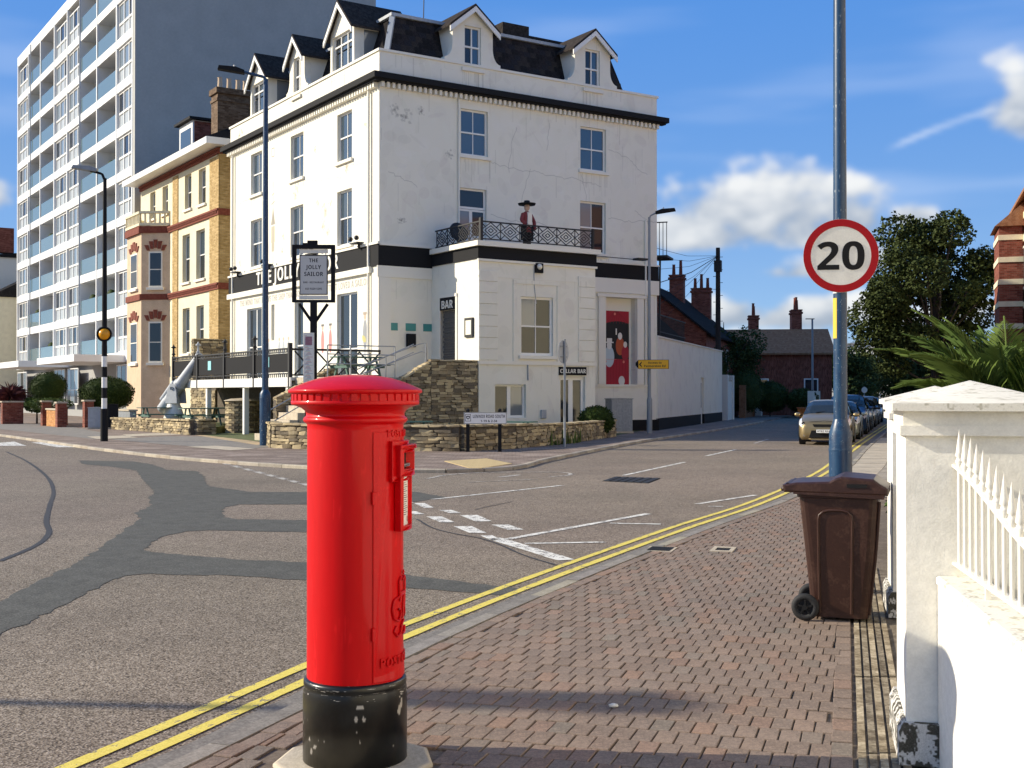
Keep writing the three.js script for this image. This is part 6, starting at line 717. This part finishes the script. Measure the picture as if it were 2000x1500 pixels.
{ // low walls, gate posts, planting in the shaded stretch
  const w = (name, label, o, len, h, m, th = 0.25) => { const t = thing(name, label, 'wall', [o[0], 0, -o[1]], SR); add('wall', bb(-th, 0, 0, h, -len, 0), m, t); add('coping', bb(-th - 0.04, 0.04, h, h + 0.08, -len, 0), M.concrete, t); for (const z of [0, -len]) add('pillar', bb(-th - 0.1, 0.1, 0, h + 0.4, z - 0.22, z + 0.22), m, t); return t; };
  w('front_wall', 'white garden wall with pillars far along the shaded street', S2W([6.62, 55.2], 40, 0.1), 14, 1.9, M.white); w('front_wall', 'white gatepost wall just past the telegraph pole', S2W([6.62, 55.2], 22.6, 0), 2.6, 2.5, M.white); w('fence', 'brown timber side fence between the white garden walls', S2W([6.62, 55.2], 31, 0.05), 5, 1.9, tileM);
  const [px, pz] = [12.85, 75], t = thing('telegraph_pole', 'tall dark timber telegraph pole with wires', 'telegraph pole', [px, 0, -pz], SR); add('pole', cyl(0.2, 0.13, 0, 10.8, 0, 0, 14), mat([0.03, 0.024, 0.02], 0.9), t); const st = []; for (let i = 0; i < 14; i++) st.push(bb(i % 2 ? 0 : -0.3, i % 2 ? 0.3 : 0, 5 + i * 0.4, 5.03 + i * 0.4, -0.02, 0.02)); add('step_iron', st, M.iron, t); add('terminal_box', bb(-0.22, 0.22, 9.3, 10.0, -0.22, 0.22), M.iron, t);
  [[-4.6, 12, 7.8], [-4.4, 12, 7.2], [-4.2, 11, 6.7], [-4, 11, 6.0], [-4.2, 14, 5.2], [-5, 15, 4.2], [-3.5, 6, 4]].forEach(([dx, dz, y], i) => { const c = thing('telephone_wire', 'thin telephone wire from the telegraph pole to the houses', 'wire', [px, 0, -pz], 0, 'telephone wires'); const e = [dx - 1, y + 1.6, dz]; add('wire', tube([[0, 10.3, 0], [e[0] * .5, (10.3 + e[1]) / 2 - 0.25, e[2] * .5], e], i === 3 ? 0.022 : 0.011, 5, 16), M.dark, c); });
  const p2 = thing('street_pole', 'slim grey lighting pole in front of the brown tiled cottage', 'pole', [22.6, 0, -90.5], 0); add('pole', cyl(0.1, 0.07, 0, 7.3, 0, 0, 12), M.galv, p2); add('cap', bb(-0.5, 0.15, 7.3, 7.36, -0.06, 0.06), M.dark, p2);
  const bl = (n, s) => [...Array(n)].map(() => [rr(-s, s), rr(2.2, 5), rr(-s, s), rr(0.7, 1.3)]);
  tree('ivy covered small tree beside the telegraph pole', S2W([6.62, 55.2], 27, -2.6), 6.5, 1.8, bl(10, 1.4), 8000, 0.17, LEAF.tree2, 'small trees in the shaded front gardens'); tree('dark garden tree over the white street wall', S2W([6.62, 55.2], 36, -1.6), 6, 1.6, bl(9, 1.3), 7000, 0.17, LEAF.tree2, 'small trees in the shaded front gardens');
  const bt = (s) => [...Array(14)].map(() => [rr(-s, s), rr(2.4, 6.6), rr(-s, s), rr(0.8, 1.5)]); tree('broad dark tree rising behind the telegraph pole', [11.2, 82], 8.5, 2, bt(2), 12000, 0.2, LEAF.tree2); tree('leafy tree standing before the brown tiled cottage', [15.4, 87.5], 7.5, 2, bt(1.7).map(([a, b, c, d]) => [a, b * 0.85, c, d]), 10000, 0.2, LEAF.tree2);
  for (const [k, b] of [[42, -1.4], [46, -1.3], [49.5, -1.6]]) { const [x, z] = S2W([6.62, 55.2], k, b); bush('cypress', 'dark upright cypress behind the white street wall', [x, z], [0.7, 2.1, 0.7], 0.1, 2600, 0.13, LEAF.tree2, null, 'cypresses behind the street wall'); }
  for (const [px, pz, rx, ry, l] of [[19.3, 90, 1.5, 1.3, 'dense dark shrub against the brown tiled cottage wall'], [21.6, 89.5, 1.3, 1.0, 'low dark shrub beside the slim grey pole'], [16.6, 86, 1.6, 1.7, 'tall dark shrub at the bend of the shaded street'], [13.2, 78.6, 1.0, 1.5, 'dark climbing shrub behind the telegraph pole']]) bush('shrub', l, [px, pz], [rx, ry, rx], 0.2, 4200, 0.14, LEAF.tree2, LEAF.shrub);
  w('front_wall', 'low white wall in front of the brown tiled cottage', [21.5, 86], 6, 1.5, M.white);
  const sk = thing('skip', 'rusty orange skip by the kerb beyond the gold car', 'skip', [17.4, 0, -70], SR); sk.scale.setScalar(0.6); add('tub', prism([[-0.9, 0.15], [0.9, 0.15], [1.25, 1.45], [-1.25, 1.45]], 1.7, 0.03).translate(0, 0, -0.85), grainy('#a8642a', 0.8, [40, 30, 20], 1), sk); add('rim', [bb(-1.3, 1.3, 1.4, 1.5, 0.86, 0.94), bb(-1.3, 1.3, 1.4, 1.5, -0.94, -0.86)], tileM, sk);
}
// right hand side: tall brick terrace, far white house, far trees
{
  const t = house('brick_terrace', 'tall red brick and white terrace house at the right edge', [20.3, 45], 16, 9, 10.8, 2.6, brickTex([150, 66, 44], [176, 150, 124], 1.2), tileM, { side: 1, wins: [['s', 12, 6.6, 1.1, 2], ['s', 15, 6.6, 1.1, 2], ['s', 12, 2.6, 1.1, 2.2], ['s', 15, 2.6, 1.1, 2.2]] }); const g = []; for (let i = 0; i < 9; i++) g.push(bb(-0.05, -0.004, 1.5 + i * 1.05, 1.8 + i * 1.05, -16, -9)); add('stone_band', g, creamM, t); add('bay', bb(-1.1, -0.06, 0, 9.6, -15.4, -12.2), rBrick, t); for (let i = 0; i < 8; i++) add('bay_band', bb(-1.14, -0.06, 1.6 + i * 1.05, 1.85 + i * 1.05, -15.44, -12.16), creamM, t); add('bay_roof', prism([[-1.3, 9.6], [0, 9.6], [0, 10.7]], 3.6).translate(0, 0, -15.6), tileM, t);
  house('terrace_house', 'cream rendered house beside the tall brick terrace', S2W([20.3, 45], 16.4, 0.3), 10, 9, 8.6, 2, creamM, tileM, { side: 1, wins: [['s', 3, 5.4, 1.2, 1.8], ['s', 7, 5.4, 1.2, 1.8]] });
  house('white_house', 'small white house far down the side street', [43, 150], 8, 9, 4.6, 2.2, M.white, tileM, { side: 1, wins: [['g', 2, 2.4, 1.4, 1.6], ['g', 2, 0.3, 1.4, 1.6], ['g', 5, 2.4, 1.4, 1.6], ['g', 5, 0.3, 1.2, 1.6]] }); house('white_house', 'pale flat topped building rising beyond the street trees', [44, 172], 8, 12, 8.4, 0.5, M.white, M.grey, { side: 1, wins: [['g', 3, 6, 1.6, 1.2], ['g', 7, 6, 1.6, 1.2]] });
  for (const [x, z, s] of [[36, 128, 1], [40, 136, 1.1], [33.5, 120, .9], [46, 140, 1.2], [50, 150, 1.4], [30, 130, 1], [38, 160, 1.2], [29.5, 88, .75], [33.5, 100, .9]]) { const b = [...Array(10)].map(() => [rr(-2, 2) * s, rr(2.4, 5.6) * s, rr(-2, 2) * s, rr(0.9, 1.7) * s]); tree('leafy street tree in the distance beyond the parked cars', [x, z], 6.5 * s, 2, b, 5000, 0.32, rnd() < 0.5 ? LEAF.tree : LEAF.tree2, 'distant street trees'); }
  const sg = thing('traffic_sign', 'small white disc sign far down the side street', 'road sign', [24.0, 0, -82], 0); add('pole', cyl(0.04, 0.04, 0, 2.2), M.galv, sg); add('disc', new THREE.CylinderGeometry(0.2, 0.2, 0.01, 24).rotateX(Math.PI / 2).translate(0, 1.95, 0.06), M.frame, sg);
}
// the sunlit terrace along the right hand side, behind the near gardens: its walls send light back on to the pub front
[['cream rendered terrace house facing the pub, next to the brick one', creamM], ['white stucco terrace house overlooking the gardens', M.white], ['buff rendered terrace house overlooking the palm garden', buffM], ['white terrace house with dark roof past the palm garden', M.white], ['cream end house of the sunlit terrace', creamM], ['white corner house behind the camera side gardens', M.white]].forEach(([l, m], i) => { const o = S2W([20.3, 45], -12.2 * (i + 1), 1.2); house('terrace_house', l, o, 12, 9, 10.6, 2.4, m, tileM, { side: 1, wins: [['s', 2.5, 6.8, 1.1, 2], ['s', 6, 6.8, 1.1, 2], ['s', 9.5, 6.8, 1.1, 2], ['s', 2.5, 2.4, 1.1, 2.2], ['s', 9.5, 2.4, 1.1, 2.2]] }); });
// ---------------------------------------------------------------- parked cars, noses towards the camera
function car(label, [x, z], paint, { H = 1.47, W = 0.86, L = 3.95, plate = '', suv = false, turn = SR } = {}) {
  const t = thing('parked_car', label, 'car', [x, ROAD, -z], turn, 'cars parked along the kerb'), r0 = 0.31;
  // stations from nose (z = +L/2) to tail: [z, bottom, shoulder, half width, top, half width of top]
  const k = H / 1.47, S = [[1, 0.34, 0.58, 0.62, 0.64, 0.5], [0.975, 0.22, 0.64, 0.74, 0.72, 0.6], [0.9, 0.18, 0.72, 0.83, 0.8, 0.66], [0.72, 0.17, 0.82, 0.86, 0.92, 0.7], [0.5, 0.17, 0.88, 0.86, 0.99, 0.7], [0.4, 0.17, 0.9, 0.86, 1.02, 0.72], [0.18, 0.17, 0.92, 0.86, 1.28, 0.64], [0.0, 0.17, 0.93, 0.86, 1.42, 0.6], [-0.2, 0.17, 0.94, 0.86, 1.47, 0.59], [-0.5, 0.17, 0.96, 0.86, 1.45, 0.58], [-0.75, 0.18, 0.98, 0.85, 1.38, 0.56], [-0.92, 0.22, 0.97, 0.82, 1.16, 0.58], [-1, 0.32, 0.9, 0.74, 0.98, 0.56]].map(([a, b, c, d, e, f]) => [a * L / 2, b, c * k, d * W / 0.86, e * k, f * W / 0.86]);
  const prof = ([a, b, s, w, tp, tw]) => [[0, b], [w * 0.9, b], [w * 0.985, b + 0.1], [w, (b + s) / 2], [w * 0.99, s - 0.07], [w * 0.955, s], [tw + (w * 0.955 - tw) * 0.5, s + (tp - s) * 0.52], [tw + 0.05, tp - Math.min(0.07, (tp - s) * 0.4)], [tw * 0.8, tp - 0.004], [0, tp + 0.012]].map(([X, Y]) => [X, Y, a]);
  const rows = S.map((s) => { const p = prof(s); return [...p, ...p.slice(1, -1).reverse().map(([X, Y, Z]) => [-X, Y, Z])]; }), n = rows[0].length, pos = [], idx = []; rows.forEach((r) => r.forEach((p) => pos.push(...p)));
  for (let i = 0; i < rows.length - 1; i++) for (let j = 0; j < n; j++) { const a = i * n + j, b = i * n + (j + 1) % n; idx.push(a, a + n, b, b, a + n, b + n); } for (let j = 1; j < n - 1; j++) { idx.push(0, j, j + 1); const q = (rows.length - 1) * n; idx.push(q, q + j + 1, q + j); }
  const g = new THREE.BufferGeometry(); g.setAttribute('position', new THREE.Float32BufferAttribute(pos, 3)); g.setIndex(idx); g.computeVertexNormals(); add('body', g, paint, t);
  const patch = (i0, i1, j0, j1, off) => { const P = [], I = []; for (let i = i0; i <= i1; i++) for (let j = j0; j <= j1; j++) { const p = prof(S[i])[j]; P.push(p[0] + off, p[1] + off * 0.6, p[2]); } const m = j1 - j0 + 1; for (let i = 0; i < i1 - i0; i++) for (let j = 0; j < m - 1; j++) { const a = i * m + j; I.push(a, a + m, a + 1, a + 1, a + m, a + m + 1); } const q = new THREE.BufferGeometry(); q.setAttribute('position', new THREE.Float32BufferAttribute(P, 3)); q.setIndex(I); q.computeVertexNormals(); return q; };
  for (const [a, b] of [[6, 8], [8, 10]]) for (const s of [1, -1]) { const w = patch(a, b, 5, 7, 0.008); if (s < 0) { w.scale(-1, 1, 1); const ix = w.index.array; for (let i = 0; i < ix.length; i += 3) [ix[i], ix[i + 1]] = [ix[i + 1], ix[i]]; w.computeVertexNormals(); } add('side_window', w, M.glass, t); }
  { const w = patch(5, 7, 6, 9, 0.0), q = w.clone().scale(-1, 1, 1), ix = q.index.array; for (let i = 0; i < ix.length; i += 3) [ix[i], ix[i + 1]] = [ix[i + 1], ix[i]]; const g2 = merge([w, q]).translate(0, 0.007, 0.008); g2.computeVertexNormals(); add('windscreen', g2, M.glass, t); for (const x of [-0.3, 0.25]) add('wiper', bar([x - 0.05, S[5][4] + 0.03, S[5][0] + 0.02], [x + 0.4, S[5][4] + 0.09, S[5][0] - 0.14], 0.02), M.dark, t); }
  add('bonnet_shut_line', tube([[-0.6 * W / .86, 0.74 * k, L * 0.465], [0, 0.79 * k, L * 0.487], [0.6 * W / .86, 0.74 * k, L * 0.465]], 0.008, 5, 12), M.dark, t);
  add('upper_grille', prism([[-0.33, 0.6 * k], [0.33, 0.6 * k], [0.38, 0.68 * k], [-0.38, 0.68 * k]], 0.02, 0.006).translate(0, 0, L * 0.4975), M.dark, t); add('lower_grille', prism([[-0.5, 0.26], [0.5, 0.26], [0.42, 0.47 * k], [-0.42, 0.47 * k]], 0.03, 0.01).translate(0, 0, L * 0.492), M.dark, t); add('bumper_lip', tube([[-0.72, 0.24, L * 0.46], [-0.4, 0.2, L * 0.492], [0, 0.19, L * 0.502], [0.4, 0.2, L * 0.492], [0.72, 0.24, L * 0.46]], 0.03, 6, 20), paint, t);
  if (plate) { const pt = canvasTex(256, 56, (c, w, h) => { c.fillStyle = '#f2f2ee'; c.fillRect(0, 0, w, h); c.fillStyle = '#141414'; c.font = 'bold 46px sans-serif'; c.textAlign = 'left'; c.fillText(plate, 14, 45); }); const q = part('number_plate', t); add('backing', bb(-0.27, 0.27, 0.42, 0.54, L * 0.49, L * 0.516), M.dark, q); add('print', new THREE.PlaneGeometry(0.52, 0.112).translate(0, 0.48, L * 0.5175), mat('#ffffff', 0.4, { map: pt }), q); } else add('number_plate', bb(-0.26, 0.26, 0.42, 0.53, L * 0.49, L * 0.512), M.white, t);
  const lens = new THREE.MeshPhysicalMaterial({ color: '#d9dde0', roughness: 0.08, clearcoat: 1 }); for (const s of [1, -1]) { const h = part('headlight', t), hg = patch(1, 3, 4, 6, 0.012).translate(0, 0, 0.008); if (s < 0) { hg.scale(-1, 1, 1); const ix = hg.index.array; for (let i = 0; i < ix.length; i += 3) [ix[i], ix[i + 1]] = [ix[i + 1], ix[i]]; hg.computeVertexNormals(); } add('lens', hg, lens, h); add('lamp', new THREE.SphereGeometry(0.06, 10, 8).scale(1, 1, .6).translate(s * 0.69 * W / .86, 0.7 * k, L * 0.476), M.dark, h); add('fog_lamp', new THREE.CylinderGeometry(0.055, 0.055, 0.03, 12).rotateX(Math.PI / 2).translate(s * 0.64, 0.34, L * 0.489), M.steel, t);
    const m = part('door_mirror', t); add('shell', new THREE.SphereGeometry(0.1, 10, 8).scale(1.15, 0.75, 0.7).translate(s * (W + 0.12), 0.98 * k, L * 0.16), paint, m); add('stalk', bb(s * (W - 0.1), s * (W + 0.06), 0.94 * k, 0.97 * k, L * 0.15, L * 0.17), M.dark, m);
    for (const zz of [0.32 * L, -0.31 * L]) { const w = part('wheel', t); w.position.set(s * (W - 0.1), r0, zz); add('tyre', new THREE.CylinderGeometry(r0, r0, 0.2, 28).rotateZ(Math.PI / 2), M.rubber, w); add('rim', merge([new THREE.CylinderGeometry(0.2, 0.2, 0.215, 20).rotateZ(Math.PI / 2), ...[0, 1, 2, 3, 4].map((i) => bb(-0.113, 0.113, 0, 0.19, -0.025, 0.025).rotateX(i * 1.2566))]), M.steel, w); const ar = new THREE.TorusGeometry(r0 + 0.04, 0.035, 6, 20, Math.PI).rotateY(Math.PI / 2).translate(s * (W - 0.02), r0, zz); add('wheel_arch', ar, M.dark, t); }
    add('door_handle', bb(s * (W - 0.02), s * (W + 0.015), 0.84 * k, 0.87 * k, -0.35, -0.2), paint, t); add('tail_lamp', bb(s * 0.5, s * 0.74, 0.7 * k, 0.95 * k, -L / 2 - 0.02, -L / 2 + 0.1), mat([0.4, 0.02, 0.02], 0.3), t); }
  if (suv) add('roof_rail', [tube([[0.5, H + 0.06, 0.2], [0.52, H + 0.08, -0.4], [0.5, H + 0.05, -1.2]], 0.02), tube([[-0.5, H + 0.06, 0.2], [-0.52, H + 0.08, -0.4], [-0.5, H + 0.05, -1.2]], 0.02)], M.dark, t);
  return t;
}
const pnt = (r, g, b) => new THREE.MeshPhysicalMaterial({ color: new THREE.Color().setRGB(r, g, b), roughness: 0.38, metalness: 0.65, clearcoat: 0.45, clearcoatRoughness: 0.08 });
{
  const c0 = [11.26, 42.9]; const at = (k, b = 0) => S2W(c0, k, b);
  car('gold hatchback with plate HY62 parked nose out beside the 20 sign', at(0), pnt(0.33, 0.25, 0.125), { plate: 'HY62 NXA', H: 1.54, W: 0.88 });
  car('pale silver hatchback parked behind the gold car', at(5.6, 0.1), pnt(0.42, 0.46, 0.44)); car('blue tall car with roof rails third along the kerb', at(11.6, 0.15), pnt(0.03, 0.09, 0.2), { H: 1.72, W: 0.9, L: 4.3, suv: true }); car('black car parked behind the blue tall car', at(17.5, 0.2), pnt(0.012, 0.012, 0.014), { H: 1.6 }); car('dark grey car fifth along the kerb', at(23.4, 0.25), pnt(0.05, 0.05, 0.055), { H: 1.5 }); car('deep blue car sixth along the kerb', at(29.2, 0.3), pnt(0.02, 0.035, 0.08), { H: 1.62 }); car('green grey car farthest along the kerb', at(35, 0.35), pnt(0.04, 0.06, 0.06), { H: 1.55 });
}
renderer.render(scene, camera);
